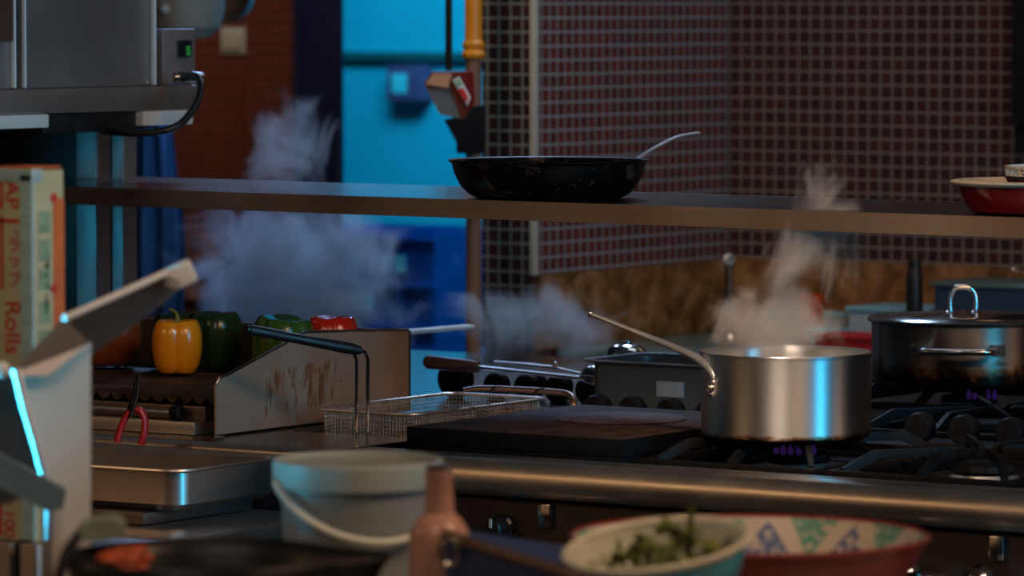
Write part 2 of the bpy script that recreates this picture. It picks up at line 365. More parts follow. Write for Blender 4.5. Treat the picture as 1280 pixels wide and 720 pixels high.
def arc(c, r, a0, a1, n, ax=(1, 0, 0), ay=(0, 0, 1)):
    c = V(c); ax = V(ax); ay = V(ay)
    return [c + ax * (r * math.cos(a0 + (a1 - a0) * i / n)) + ay * (r * math.sin(a0 + (a1 - a0) * i / n)) for i in range(n + 1)]
def smooth_path(pts, n=6):
    P = [V(p) for p in pts]; P = [P[0] * 2 - P[1]] + P + [P[-1] * 2 - P[-2]]; out = []
    for i in range(1, len(P) - 2):
        for k in range(n):
            t = k / n; a, b, c, d = P[i - 1], P[i], P[i + 1], P[i + 2]
            out.append(0.5 * ((2 * b) + (c - a) * t + (2 * a - 5 * b + 4 * c - d) * t * t + (3 * b - a - 3 * c + d) * t ** 3))
    out.append(P[-2]); return out
def AT(x, y, z): return Matrix.Translation((x, y, z))
def PROJ(px, py, dist):
    """world point seen at a picture position from the photographer's stand, at the given distance (layout aid)"""
    e = cam.rotation_euler.to_matrix()
    return V(cam.location) + (e @ V(((px - 640) / 5900.0, -(py - 360) / 5900.0, -1.0))) * dist
def at_y(px, py, yy):
    d = PROJ(px, py, 1.0) - V(cam.location); return V(cam.location) + d * ((yy - cam.location.y) / d.y)
VR = V((math.cos(R(34)), math.sin(R(34)), 0))     # the photographer's right
VF = V((-math.sin(R(34)), math.cos(R(34)), 0))    # and forward, both level

# ------------------------------------------------------------ the room
struct('floor', G().box(-7, 5, -7, 7, -0.1, 0.0), 'floor')
struct('ceiling', G().box(-7, 5, -7, 7, 2.9, 3.0), 'ceiling')
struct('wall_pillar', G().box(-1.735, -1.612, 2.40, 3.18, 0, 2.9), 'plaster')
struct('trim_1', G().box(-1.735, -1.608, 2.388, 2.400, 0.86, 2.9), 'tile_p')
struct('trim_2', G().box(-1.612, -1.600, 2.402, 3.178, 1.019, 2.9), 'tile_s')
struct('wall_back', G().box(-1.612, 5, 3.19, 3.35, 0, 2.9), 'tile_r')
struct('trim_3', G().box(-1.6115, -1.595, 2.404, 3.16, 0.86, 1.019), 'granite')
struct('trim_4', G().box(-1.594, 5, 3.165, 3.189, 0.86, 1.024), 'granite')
struct('trim_5', G().box(-1.611, -1.5955, 2.384, 2.3985, 1.02, 2.9, 0.003), 'whitedim')
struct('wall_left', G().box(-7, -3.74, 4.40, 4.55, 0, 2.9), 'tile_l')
struct('trim_6', G().box(-7, -3.745, 4.375, 4.398, 0.78, 0.965), 'granite')
struct('door_1', G().box(-3.738, -3.578, 4.400, 4.416, 0, 2.9, 0.004), 'navy')
struct('wall_far', G().box(-7, -2.2, 6.0, 6.1, 0, 2.9), 'cyanwall')
struct('wall_inner', G().box(-2.25, -2.2, 3.4, 5.99, 0, 2.9), 'cyanwall')
struct('trim_7', G().box(-6.5, -3.6, 5.97, 5.999, 1.425, 1.452, 0.004), 'tealtop')
struct('wall_right', G().box(4.9, 5, -7, 7, 0, 2.9), 'plaster')
struct('wall_front', G().box(-7, 4.88, -7.0, -6.9, 0, 2.9), 'plaster')
struct('wall_side', G().box(-7, -6.9, -6.88, 4.38, 0, 2.9), 'plaster')

# ------------------------------------------------------------ island: left counter
t = thing('work_counter', 'stainless counter with rounded lip under the grill and the fryer basket', 'counter', (-1.0, 0.8, 0))
g = G()
for a in [(-2.3, -0.62, -0.02, 0.16), (-2.3, -0.62, 0.16, 1.80), (-0.62, -0.36, -0.02, 0.20), (-0.62, -0.36, 0.82, 1.80)]: g.box(*a, 0.875, 0.90)
g.out('counter_top', 'steel_shelf', t)
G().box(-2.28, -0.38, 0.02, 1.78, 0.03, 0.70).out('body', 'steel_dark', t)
G().tube([(-2.3, -0.022, 0.886), (-0.36, -0.022, 0.886)], 0.0135, 16).out('front_lip', 'steel_h', t)
g = G(); g.box(-0.618, -0.605, 0.20, 0.82, 0.75, 0.899); g.box(-0.378, -0.362, 0.20, 0.82, 0.75, 0.899)
g.box(-0.605, -0.378, 0.202, 0.212, 0.75, 0.899); g.box(-0.605, -0.378, 0.806, 0.818, 0.75, 0.899); g.box(-0.605, -0.378, 0.212, 0.806, 0.74, 0.755)
g.out('fryer_well', 'steel_dark', t)
G().box(-0.665, -0.625, -0.005, 0.03, 0.9005, 0.904).out('seam_strip', 'steel_bright', t)

# range cooker
t = thing('range_cooker', 'gas range with rounded steel front rail carrying the griddle and pots', 'stove', (0.6, 0.8, 0))
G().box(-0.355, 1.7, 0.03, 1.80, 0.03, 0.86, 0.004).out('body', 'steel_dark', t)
g = G(); g.box(-0.355, 1.7, -0.005, 0.055, 0.862, 0.900, 0.003); g.out('front_ledge', 'steel_h', t)
g = G(); g.tube([(-0.355, -0.018, 0.873), (1.7, -0.018, 0.873)], 0.028, 24); g.out('front_rail', 'rail', t)
g = G(); g.box(-0.355, 1.7, 0.056, 1.80, 0.861, 0.872); g.out('drip_tray', 'steel_black', t)
g = G(); g.box(-0.355, 1.7, 0.052, 0.092, 0.873, 0.885)
for x in (-0.34, 0.10, 0.43, 0.76, 1.09): g.box(x - 0.008, x + 0.008, 0.094, 0.60, 0.873, 0.888)
g.box(-0.355, 1.7, 0.60, 0.74, 0.873, 0.894, 0.002); g.out('deck_rail', 'iron', t)
g = G(); g.box(-0.355, 1.7, -0.002, 0.028, 0.60, 0.838, 0.002); g.out('control_panel', 'panel', t)
g = G(); g.box(-0.355, 1.7, -0.028, -0.003, 0.762, 0.776, 0.002); g.out('trim_bar', 'steel_dark', t)
g = G(); g.tube([(-0.30, -0.085, 0.70), (1.68, -0.085, 0.70)], 0.016, 16)
g.out('oven_rail', 'steel_h', t)
for x in (0.02, 0.27, 0.53, 0.80):
    G().box(x - 0.012, x + 0.012, -0.012, -0.003, 0.800, 0.836, 0.003).out('rail_glint', 'steel_bright', t)  # bright blocks modelled in place of reflected glints below the rail
for i, x in enumerate((-0.060, 0.12, 0.30, 0.50)):
    T = AT(x, -0.004, 0.795 - 0.0) @ Matrix.Rotation(R(90), 4, 'X')
    k = G().lathe([(0.0, 0), (0.021, 0), (0.021, 0.006), (0.017, 0.010), (0.0165, 0.030), (0.014, 0.034), (0, 0.034)], 24, T).out('knob', 'black', t)
    G().box(x - 0.002, x + 0.002, -0.0415, -0.0385, 0.797, 0.811).out('pointer', 'whitedim', k)
for x in (-0.015, 0.045, 0.68, 0.80):
    T = AT(x, -0.006, 0.762 - 0.02) @ Matrix.Rotation(R(90), 4, 'X')
    if x > 0.5: T = AT(x, -0.030, 0.771) @ Matrix.Rotation(R(90), 4, 'X') @ Matrix.Diagonal((1.25, 1.25, 1.25, 1))
    G().lathe([(0, 0), (0.010, 0), (0.011, 0.008), (0.019, 0.014), (0.023, 0.024), (0.020, 0.034), (0.010, 0.040), (0, 0.041)], 24, T).out('valve', 'steel_bright', t)

# row of round black caps on the spine of the range
proto = None
caps = [(-0.60 + 0.085 * i, 0.66) for i in range(3)]
xs = [(-0.315, .905), (-0.245, .905), (-0.17, .905), (-0.095, .905), (-0.02, .905), (0.055, .905), (0.135, .905), (0.22, .905), (0.305, .905), (0.385, .905), (0.47, .905), (0.555, .905), (0.64, .905)]
for i, (x, z) in enumerate(xs):
    lab = ['round black knob at the left end of the row behind the griddle', 'round black knob, second from left behind the griddle', 'round black knob, third from left behind the griddle',
           'round black knob before the left end of the labelled steel pan', 'round black knob right in front of the labelled steel pan', 'round black knob before the label of the steel pan',
           'round black knob just left of the steaming saucepan', '', 'round black knob at the right edge of the steaming saucepan', 'first round black knob clear to the right of the saucepan',
           'second round black knob to the right of the saucepan', 'third round black knob to the right of the saucepan', 'round black knob at the right edge of view'][i]
    if i == 7: continue
    if proto is None:
        p = thing('round_knob', lab, 'knob', (x, 0.655, 0.894), 'black round knobs along the range spine')
        T = AT(x, 0.655, 0.894 + 0.0245) @ Matrix.Rotation(R(90), 4, 'X')
        G().lathe([(0, -0.014), (0.020, -0.014), (0.0245, -0.010), (0.0245, 0.008), (0.021, 0.013), (0, 0.014)], 28, T).out('disc', 'iron', p)
        G().box(x - 0.010, x + 0.010, 0.645, 0.665, 0.894, 0.899).out('foot', 'iron', p)
        proto = p
    else:
        p = copy_tree(proto); p.location = (x, 0.655, 0.894); p['label'] = lab
proto = None
for i, (x, y) in enumerate([(-0.765, 0.885), (-0.69, 0.905), (-0.625, 0.905), (-0.56, 0.905), (-0.495, 0.905), (-0.43, 0.905)]):
    lab = ['largest black round knob, beside the splash guard behind the basket', 'second black knob from the splash guard, behind the basket', 'third black knob from the splash guard, behind the basket',
           'black knob behind the basket under the wooden ladle grip', 'black knob behind the basket under the ladle shaft', 'black knob behind the basket beside the ladle bowl'][i]
    r = 0.034 if i == 0 else 0.024
    p = thing('round_knob', lab, 'knob', (x, y, 0.90), 'black knobs behind the fryer basket')
    T = AT(x, y, 0.90 + r) @ Matrix.Rotation(R(90), 4, 'X')
    G().lathe([(0, -0.014), (r * .82, -0.014), (r, -0.009), (r, 0.008), (r * .85, 0.013), (0, 0.014)], 28, T).out('disc', 'iron', p)
    G().box(x - 0.010, x + 0.010, y - 0.010, y + 0.010, 0.90, 0.904).out('foot', 'iron', p)

for i, (x, y) in enumerate([(-0.655, 0.975), (-0.60, 0.975), (-0.535, 0.975), (-0.465, 0.975)]):
    p = thing('round_knob', ['small black knob of the rear row, first right of the splash guard', 'small black knob of the rear row, second right of the splash guard', 'small black knob of the rear row, third right of the splash guard', 'small black knob of the rear row, nearest the ladle bowl'][i], 'knob', (x, y, 0.9005), 'small black knobs of the rear row')
    T = AT(x, y, 0.9225) @ Matrix.Rotation(R(90), 4, 'X')
    G().lathe([(0, -0.012), (0.018, -0.012), (0.0215, -0.008), (0.0215, 0.007), (0.018, 0.011), (0, 0.012)], 28, T).out('disc', 'iron', p)
    G().box(x - 0.008, x + 0.008, y - 0.008, y + 0.008, 0.9005, 0.903).out('foot', 'iron', p)

# burner grates
def grate(cx, cy, lab, sx=0.155, sy=0.215, z=0.888, flame=None):
    p = thing('burner_grate', lab, 'stove grate', (cx, cy, z), 'cast iron burner grates')
    g = G(); b = 0.006
    for (x0, x1, y0, y1) in ((-sx, sx, -sy, -sy + 2 * b), (-sx, sx, sy - 2 * b, sy), (-sx, -sx + 2 * b, -sy + 2 * b, sy - 2 * b), (sx - 2 * b, sx, -sy + 2 * b, sy - 2 * b)):
        g.box(cx + x0, cx + x1, cy + y0, cy + y1, z, z + 0.014, 0.002)
    g.out('frame', 'iron_edge', p)
    top = 0.930
    for (dx, dy, L) in ((1, 0, sx), (-1, 0, sx), (0, 1, sy), (0, -1, sy), (0.585, 0.811, 0.245), (-0.585, 0.811, 0.245), (0.585, -0.811, 0.245), (-0.585, -0.811, 0.245)):
        d = V((dx, dy, 0)).normalized(); s_ = V((-d.y, d.x, 0)) * 0.0045
        L2 = L - 0.008; zb = z + 0.010
        prof = [(L2, zb), (L2, z + 0.016), (L2 - 0.052, top), (0.040, top), (0.032, top - 0.006), (0.032, top - 0.014), (L2 - 0.058, top - 0.014), (L2 - 0.020, zb)]
        pts = [V((cx, cy, 0)) + d * a + V((0, 0, h)) - s_ for a, h in prof]
        G().prism(pts, s_ * 2).out('finger', 'iron_edge', p)
    c = V((cx, cy, 0))
    k = G().lathe([(0, 0.888), (0.046, 0.888), (0.052, 0.893), (0.050, 0.902), (0.036, 0.905), (0, 0.906)], 28, AT(cx, cy, 0)).out('burner', 'iron', p)
    G().lathe([(0.055, 0.872), (0.060, 0.872), (0.050, 0.8875), (0.044, 0.8875)], 28, AT(cx, cy, 0), closed=True).out('burner_ring', 'steel_dull', k)
    return p
grate(0.27, 0.325, 'cast iron grate under the steaming pot')
grate(0.60, 0.325, 'black cast iron grate right of the steaming pot, nearest the rail')
grate(0.93, 0.325, 'cast iron grate at the right edge beyond the empty one', )
grate(0.27, 0.97, 'cast iron grate behind the black knobs, in front of lidded pot, left', z=0.888)
grate(0.60, 0.97, 'cast iron grate behind the black knobs at right, bare')
grate(-0.02, 1.42, 'cast iron grate under the lidded pot', sx=0.20, sy=0.20)
def flames(cx, cy, lab, m, n=14, a0=0, a1=2 * math.pi):
    g = G()
    for i in range(n):
        a = a0 + (a1 - a0) * i / n
        x, y = cx + 0.056 * math.cos(a), cy + 0.056 * math.sin(a)
        g.lathe([(0.0, 0), (0.0045, 0.003), (0.005, 0.008), (0.002, 0.017), (0, 0.021)], 8, AT(x, y, 0.902))
    return tag(g.out('gas_flame', m), lab, 'flame', None, 'stuff')
flames(0.27, 0.325, 'violet gas flame licking below the steaming saucepan', 'flame', 6, R(-95), R(-20))
flames(0.02, 1.40, 'violet gas flame glowing below the lidded pot', 'flame', 5, R(-90), R(-30))

# griddle
t = thing('griddle', 'thick seasoned black griddle plate with a round centre lid', 'griddle', (-0.11, 0.26, 0.889))
G().box(-0.315, 0.092, 0.098, 0.600, 0.902, 0.930, 0.002).out('plate', 'griddle_side', t)
G().box(-0.3145, 0.0915, 0.0985, 0.5995, 0.9298, 0.9304, 0.0002).out('cooking_surface', 'griddle', t)
G().box(-0.313, 0.090, 0.0985, 0.598, 0.889, 0.9015, 0.001).out('base', 'griddle_side', t)
G().lathe([(0, 0.9305), (0.104, 0.9305), (0.107, 0.9318), (0.104, 0.9335), (0.014, 0.9335), (0.011, 0.9325), (0, 0.9325)], 64, AT(-0.105, 0.400, 0)).out('centre_lid', 'ring', t)

# ------------------------------------------------------------ pots
def pot_mat(name, base, burn_z0, burn_z1):
    m, nt, b = nt_of(name)
    tc = N(nt, 'ShaderNodeTexCoord'); sp = N(nt, 'ShaderNodeSeparateXYZ'); nt.links.new(tc.outputs['Object'], sp.inputs[0])
    n = noise(nt, 26, 5, (1, 1, 1.6), dist=0.6)
    mr = N(nt, 'ShaderNodeMapRange'); nt.links.new(sp.outputs[2], mr.inputs[0])
    mr.inputs[1].default_value = burn_z0; mr.inputs[2].default_value = burn_z1; mr.inputs[3].default_value = 0.45; mr.inputs[4].default_value = -0.45
    ad = N(nt, 'ShaderNodeMath', operation='ADD'); nt.links.new(mr.outputs[0], ad.inputs[0]); nt.links.new(n.outputs['Fac'], ad.inputs[1])
    r = ramp(nt, ad.outputs[0], [(0.42, base), (0.60, (base[0] * 0.6, base[1] * 0.38, base[2] * 0.24)), (0.78, (0.02, 0.013, 0.01))])
    nt.links.new(r.outputs[0], b.inputs['Base Color'])
    n2 = noise(nt, 6, 3, (1, 1, 1))
    rr = ramp(nt, n2.outputs['Fac'], [(0.3, (0.36,) * 3), (0.7, (0.42,) * 3)]); nt.links.new(rr.outputs[0], b.inputs['Roughness'])
    b.inputs['Metallic'].default_value = 1
    tg = N(nt, 'ShaderNodeTangent', direction_type='RADIAL', axis='Z'); nt.links.new(tg.outputs[0], b.inputs['Tangent'])
    b.inputs['Anisotropic'].default_value = 0.85; b.inputs['Anisotropic Rotation'].default_value = 0.25
    return m
M['pot_body'] = pot_mat('steaming_pot_metal', (0.58, 0.60, 0.61), 0.000, 0.022)
M['pot2_body'] = pot_mat('lidded_pot_metal', (0.40, 0.345, 0.31), 0.005, 0.075)

cx, cy = 0.283, 0.268
t = thing('saucepan', 'tall steel saucepan steaming on the front burner with long upturned handle', 'saucepan', (cx, cy, 0.9305))
z0 = 0.9305
G().lathe([(0, z0), (0.122, z0), (0.130, z0 + 0.006), (0.1315, z0 + 0.014), (0.1315, z0 + 0.126), (0.1335, z0 + 0.130), (0.1345, z0 + 0.1325), (0.133, z0 + 0.1345), (0.1305, z0 + 0.132), (0.1285, z0 + 0.126), (0.1285, z0 + 0.010), (0.12, z0 + 0.005), (0, z0 + 0.005)], 96, AT(cx, cy, 0)).out('body', 'pot_body', t)
G().lathe([(0, z0 + 0.11), (0.128, z0 + 0.11), (0.128, z0 + 0.106), (0, z0 + 0.106)], 48, AT(cx, cy, 0)).out('broth', 'broth', t)
hp = smooth_path([PROJ(889, 490, 7.245), PROJ(894, 478, 7.235), PROJ(890, 465, 7.24), PROJ(872, 448, 7.27), PROJ(842, 434, 7.31), PROJ(800, 417, 7.36), PROJ(738, 392, 7.42)], 8)
h = G().tube(hp, [0.0038 + 0.0024 * math.sin(math.pi * min(1, i / (len(hp) - 1) * 1.1)) for i in range(len(hp))], 12).out('handle', 'edge', t)
G().sphere(PROJ(738, 392, 7.42), 0.0058).out('hanging_eye', 'steel_bright', h)
g = G(); g.sphere(PROJ(890, 487, 7.235), 0.0085, (1, 1, 1.6)); g.sphere(PROJ(892, 478, 7.23), 0.006); g.out('rivet_plate', 'steel_bright', h)

cx, cy = -0.005, 1.375; z0 = 0.9305
t = thing('braising_pot', 'wide low steel pot with lid on the rear burner at right', 'pot', (cx, cy, z0))
G().lathe([(0, z0), (0.155, z0), (0.163, z0 + 0.006), (0.1655, z0 + 0.014), (0.1655, z0 + 0.104), (0.1675, z0 + 0.1075), (0.163, z0 + 0.1075), (0.162, z0 + 0.010), (0, z0 + 0.006)], 96, AT(cx, cy, 0)).out('body', 'pot2_body', t)
lid = G().lathe([(0, z0 + 0.1095), (0.166, z0 + 0.1085), (0.1725, z0 + 0.1095), (0.1735, z0 + 0.113), (0.171, z0 + 0.1155), (0.160, z0 + 0.1135), (0.148, z0 + 0.112), (0.140, z0 + 0.117), (0.10, z0 + 0.1215), (0.05, z0 + 0.1235), (0, z0 + 0.124)], 96, AT(cx, cy, 0)).out('lid', 'steel_bright', t)
c = V((cx, cy, z0)) - VR * 0.004
pa = smooth_path([c - VR * 0.0225 + V((0, 0, 0.122)), c - VR * 0.0225 + V((0, 0, 0.150)), c - VR * 0.014 + V((0, 0, 0.166)), c + V((0, 0, 0.169)), c + VR * 0.014 + V((0, 0, 0.166)), c + VR * 0.0225 + V((0, 0, 0.150)), c + VR * 0.0225 + V((0, 0, 0.122))], 6)
kn = G().tube(pa, 0.0052, 14).out('lid_handle', 'steel_bright', lid)
g = G()
for s_ in (-1, 1): g.sphere(c + VR * 0.0225 * s_ + V((0, 0, 0.1235)), 0.009, (1.2, 1.2, 0.45))
g.out('foot', 'steel_bright', lid)
for ang in (-10, 170):
    a = R(34 - 90 + ang)
    ra = V((math.cos(a), math.sin(a), 0)); ta = V((-ra.y, ra.x, 0)); hc = V((cx, cy, z0 + 0.068))
    pa = smooth_path([hc + ra * 0.165 - ta * 0.062, hc + ra * 0.190 - ta * 0.062, hc + ra * 0.205 - ta * 0.050, hc + ra * 0.209, hc + ra * 0.205 + ta * 0.050, hc + ra * 0.190 + ta * 0.062, hc + ra * 0.160 + ta * 0.062], 6)
    hd = G().tube(pa, 0.0058, 12).out('side_handle', 'steel_bright', t)
    for s_ in (-1, 1):
        b0 = hc + ta * 0.070 * s_ + ra * 0.151
        pl = [b0 + ta * x + V((0, 0, z)) for x, z in ((-0.013, -0.010), (0.013, -0.010), (0.013, 0.010), (-0.013, 0.010))]
        G().prism(pl, ra * 0.009 + ra * (0.0)).out('bracket', 'steel_bright', hd)
        g = G()
        for (u_, w_) in ((-0.006, 0.004), (0.001, 0.004), (0.008, 0.004), (-0.006, -0.004), (0.001, -0.004), (0.008, -0.004)):
            g.sphere(b0 + ta * u_ + V((0, 0, w_)) + ra * 0.009, 0.0018, seg=8)
        g.out('rivet', 'black', hd)

# ------------------------------------------------------------ the over-shelf
A, Bp = V((-1.60, 0.452, 1.28)), V((1.25, 0.258, 1.28))
u_ = (Bp - A).normalized(); n_ = V((-u_.y, u_.x, 0))
t = thing('overhead_shelf', 'long stainless shelf running over the range and carrying the frying pan', 'shelf', A)
def slab(g, a, b, d0, d1, z0, z1):
    p = [a + n_ * d0, b + n_ * d0, b + n_ * d1, a + n_ * d1]
    g.prism([V((q.x, q.y, z0)) for q in p], (0, 0, z1 - z0))
g = G(); slab(g, A, Bp, 0.0025, 0.42, 1.277, 1.280); g.out('shelf_top', 'steel_shelf', t)
g = G(); slab(g, A, Bp, 0.0, 0.0024, 1.249, 1.280); slab(g, A, Bp, 0.0024, 0.014, 1.249, 1.2515); g.out('front_lip', 'steel_h', t)
g = G(); slab(g, A, Bp, 0.4205, 0.423, 1.249, 1.280); g.out('rear_lip', 'steel_h', t)
# upright channels of the shelf and the appliance stand
def channel(x0, x1, y0, y1, z0, z1, lab):
    p = thing('shelf_upright', lab, 'post', ((x0 + x1) / 2, (y0 + y1) / 2, z0), None)
    G().box(x0, x1, y0, y0 + 0.006, z0, z1, 0.001).out('face', 'upright', p)
    G().box(x0, x0 + 0.004, y0 + 0.006, y1, z0, z1).out('flange', 'steel_dull', p)
    G().box(x1 - 0.004, x1, y0 + 0.006, y1, z0, z1).out('flange', 'steel_dull', p)
    return p
channel(-1.512, -1.466, 0.74, 0.78, 0.901, 1.276, 'left steel upright under the shelf beside the dark cabinet')
channel(-1.428, -1.403, 0.74, 0.78, 0.901, 1.276, 'narrow steel upright under the shelf, right of the wider one')
channel(-1.512, -1.466, 0.74, 0.78, 1.2805, 1.372, 'short upright on top of the shelf under the hanging appliance')
channel(-1.428, -1.403, 0.74, 0.78, 1.2805, 1.372, 'short narrow upright on the shelf top beside the wider one')
tag(G().box(-2.6, -1.525, 0.80, 0.865, 0.901, 1.372, 0.003).out('tall_cabinet', 'darkpanel'), 'dark teal cabinet side behind the film carton at left', 'cabinet')

# appliance over the shelf (its +x side faces the camera)
X0 = -1.30
t = thing('salamander_grill', 'boxy stainless appliance with cable hanging above the shelf at upper left', 'kitchen appliance', (-1.6, 0.4, 1.373))
G().box(-1.85, X0, -0.30, 0.83, 1.408, 1.452, 0.003).out('bottom_band', 'steel', t)
G().box(-1.85, X0 - 0.006, -0.30, 0.715, 1.453, 2.1, 0.003).out('housing', 'steel_dull', t)
def rib(y0, y1, m='steel'):
    return G().box(X0 - 0.0055, X0 + 0.005, y0, y1, 1.454, 2.09, 0.002).out('panel_rib', 'white', t)
rib(0.309, 0.3135); rib(0.3365, 0.341); rib(0.700, 0.7045)
G().box(X0 - 0.0055, X0 - 0.002, 0.314, 0.336, 1.4535, 2.09).out('panel_joint', 'steel_dark', t)
for y in (0.349, 0.689):
    G().sphere((X0 - 0.004, y, 1.459), 0.0042, (0.8, 1, 1), 10).out('screw', 'steel_bright', t)
G().box(X0 - 0.008, X0 + 0.006, -0.2, 0.305, 1.535, 2.1, 0.003).out('side_panel', 'copperrim', t)
cb = G().box(X0 - 0.10, X0, 0.728, 0.825, 1.454, 1.555, 0.003).out('control_box', 'steel_dull', t)
sw = G().box(X0 + 0.0005, X0 + 0.008, 0.770, 0.806, 1.503, 1.535, 0.006).out('rocker_switch', 'black', cb)
G().box(X0 + 0.0085, X0 + 0.011, 0.785, 0.797, 1.506, 1.524, 0.002).out('switch_light', 'greenled', cb)
g = G().tube([(X0 + 0.001, 0.765, 1.468), (X0 + 0.030, 0.785, 1.468), (X0 + 0.034, 0.800, 1.468)], [0.010, 0.010, 0.008], 14)
g.out('cable_gland', 'steel_bright', cb)
cab = smooth_path([PROJ(228, 98, 8.50), PROJ(243, 95, 8.48), PROJ(250, 104, 8.46), PROJ(249, 120, 8.44), PROJ(239, 140, 8.41), PROJ(222, 157, 8.38), PROJ(195, 165, 8.37), PROJ(160, 166, 8.38), PROJ(128, 163, 8.45)], 8)
G().tube(cab, 0.0068, 12).out('cable', 'rubber', t)
G().box(-1.60, X0 + 0.01, -0.2, 0.395, 1.384, 1.4075, 0.003).out('mount_bracket', 'steel_pale', t)
G().box(-1.60, X0 + 0.002, 0.668, 0.815, 1.381, 1.4075, 0.003).out('mount_bracket', 'steel_pale', t)
G().box(-1.60, X0 - 0.01, 0.40, 0.664, 1.373, 1.4075, 0.003).out('mount_block', 'rubber', t)
G().box(-1.53, -1.38, 0.735, 0.79, 1.373, 1.3805, 0.001).out('mount_plate', 'rubber', t)

# ------------------------------------------------------------ frying pan on the shelf
cx, cy = -0.306, 0.4925; z0 = 1.2805
t = thing('frying_pan', 'deep blackened frying pan with worn sides standing on the shelf', 'frying pan', (cx, cy, z0))
G().lathe([(0, z0), (0.118, z0), (0.132, z0 + 0.006), (0.146, z0 + 0.020), (0.156, z0 + 0.040), (0.1605, z0 + 0.057), (0.166, z0 + 0.0615), (0.1665, z0 + 0.0635), (0.160, z0 + 0.062), (0.1575, z0 + 0.058), (0.152, z0 + 0.040), (0.142, z0 + 0.022), (0.128, z0 + 0.010), (0, z0 + 0.004)], 96, AT(cx, cy, 0)).out('body', 'panblack', t)
d = (VR * 0.62 + VF * 0.78).normalized(); b0 = V((cx, cy, 0)) + VR * 0.13 + VF * 0.085
hp = smooth_path([b0 + V((0, 0, z0 + 0.050)), b0 + d * 0.03 + V((0, 0, z0 + 0.060)), b0 + d * 0.07 + V((0, 0, z0 + 0.075)), b0 + d * 0.14 + V((0, 0, z0 + 0.094)), b0 + d * 0.20 + V((0, 0, z0 + 0.099))], 6)
h = G().tube(hp, [0.009 - 0.003 * math.sin(math.pi * i / (len(hp) - 1)) for i in range(len(hp))], 12, flat=0.4).out('handle', 'steel_dull', t)

# ------------------------------------------------------------ red dishes on the shelf
cx, cy, z0 = 0.632, 0.430, 1.2805
t = thing('gratin_dish', 'red enamel dish with chipped cream rim at the shelf right end', 'baking dish', (cx, cy, z0))
G().lathe([(0, z0), (0.092, z0), (0.104, z0 + 0.004), (0.113, z0 + 0.018), (0.1235, z0 + 0.043), (0.1215, z0 + 0.043), (0.108, z0 + 0.016), (0.096, z0 + 0.006), (0, z0 + 0.006)], 72, AT(cx, cy, 0)).out('body', 'redenamel', t)
G().lathe([(0.1205, z0 + 0.0435), (0.1255, z0 + 0.0435), (0.133, z0 + 0.0475), (0.1335, z0 + 0.0495), (0.1255, z0 + 0.0515), (0.1205, z0 + 0.0515)], 72, AT(cx, cy, 0), closed=True).out('rim', 'cream', t)
t = thing('stacked_dish', 'second red dish with dark rim stacked in the cream rimmed one', 'baking dish', (cx + .04, cy + 0.01, z0 + .02))
c2 = AT(cx + 0.052, cy + 0.012, 0)
G().lathe([(0, z0 + 0.0075), (0.075, z0 + 0.0075), (0.092, z0 + 0.040), (0.100, z0 + 0.054), (0.097, z0 + 0.054), (0.088, z0 + 0.038), (0, z0 + 0.012)], 64, c2).out('body', 'redenamel', t)
G().lathe([(0.096, z0 + 0.0545), (0.1015, z0 + 0.0545), (0.1015, z0 + 0.058), (0.096, z0 + 0.058)], 64, c2, closed=True).out('rim', 'rubber', t)
g = G()
for k in range(44):
    a = 2 * math.pi * k / 44; c = V((cx + 0.052 + 0.098 * math.cos(a), cy + 0.012 + 0.098 * math.sin(a), z0 + 0.0645))
    g.tube([c - V((0, 0, 0.005)), c + V((0, 0, 0.005))], 0.003, 6)
g.lathe([(0.0955, z0 + 0.0695), (0.1015, z0 + 0.0695), (0.1015, z0 + 0.0735), (0.0955, z0 + 0.0735)], 64, c2, closed=True)
g.lathe([(0.0955, z0 + 0.0585), (0.1005, z0 + 0.0585), (0.1005, z0 + 0.0605), (0.0955, z0 + 0.0605)], 64, c2, closed=True)
tag(g.out('pierced_collar', 'lace'), 'white pierced collar standing on the dark rimmed red dish', 'dish collar')

# ------------------------------------------------------------ countertop grill with splash guard
t = thing('contact_grill', 'countertop ribbed grill with tall steel splash guard holding the peppers', 'countertop grill', (-1.0, 0.35, 0.9005))
XG = -0.655
prof = [(0.045, 0.9035), (0.585, 0.9035), (0.585, 1.043), (0.29, 1.056), (0.075, 0.998), (0.055, 0.996), (0.045, 0.985)]
gd = G().prism([(XG, y, z) for y, z in prof], (-0.004, 0, 0)).out('splash_guard', 'guard', t)
G().tube([(XG - 0.002, y, z) for y, z in prof[2:7]], 0.0028, 8).out('guard_edge', 'steel_bright', gd)
G().prism([(x, 0.587, z) for x, z in ((XG, 0.9035), (XG, 1.042), (-1.75, 1.042), (-1.75, 0.9035))], (0, 0.004, 0)).out('back_guard', 'steel_dark', t)
G().box(-1.70, -0.700, 0.045, 0.58, 0.9005, 0.921, 0.002).out('base', 'steel', t)
G().box(-1.70, -0.70, 0.075, 0.58, 0.922, 0.945, 0.002).out('burner_box', 'steel_dark', t)
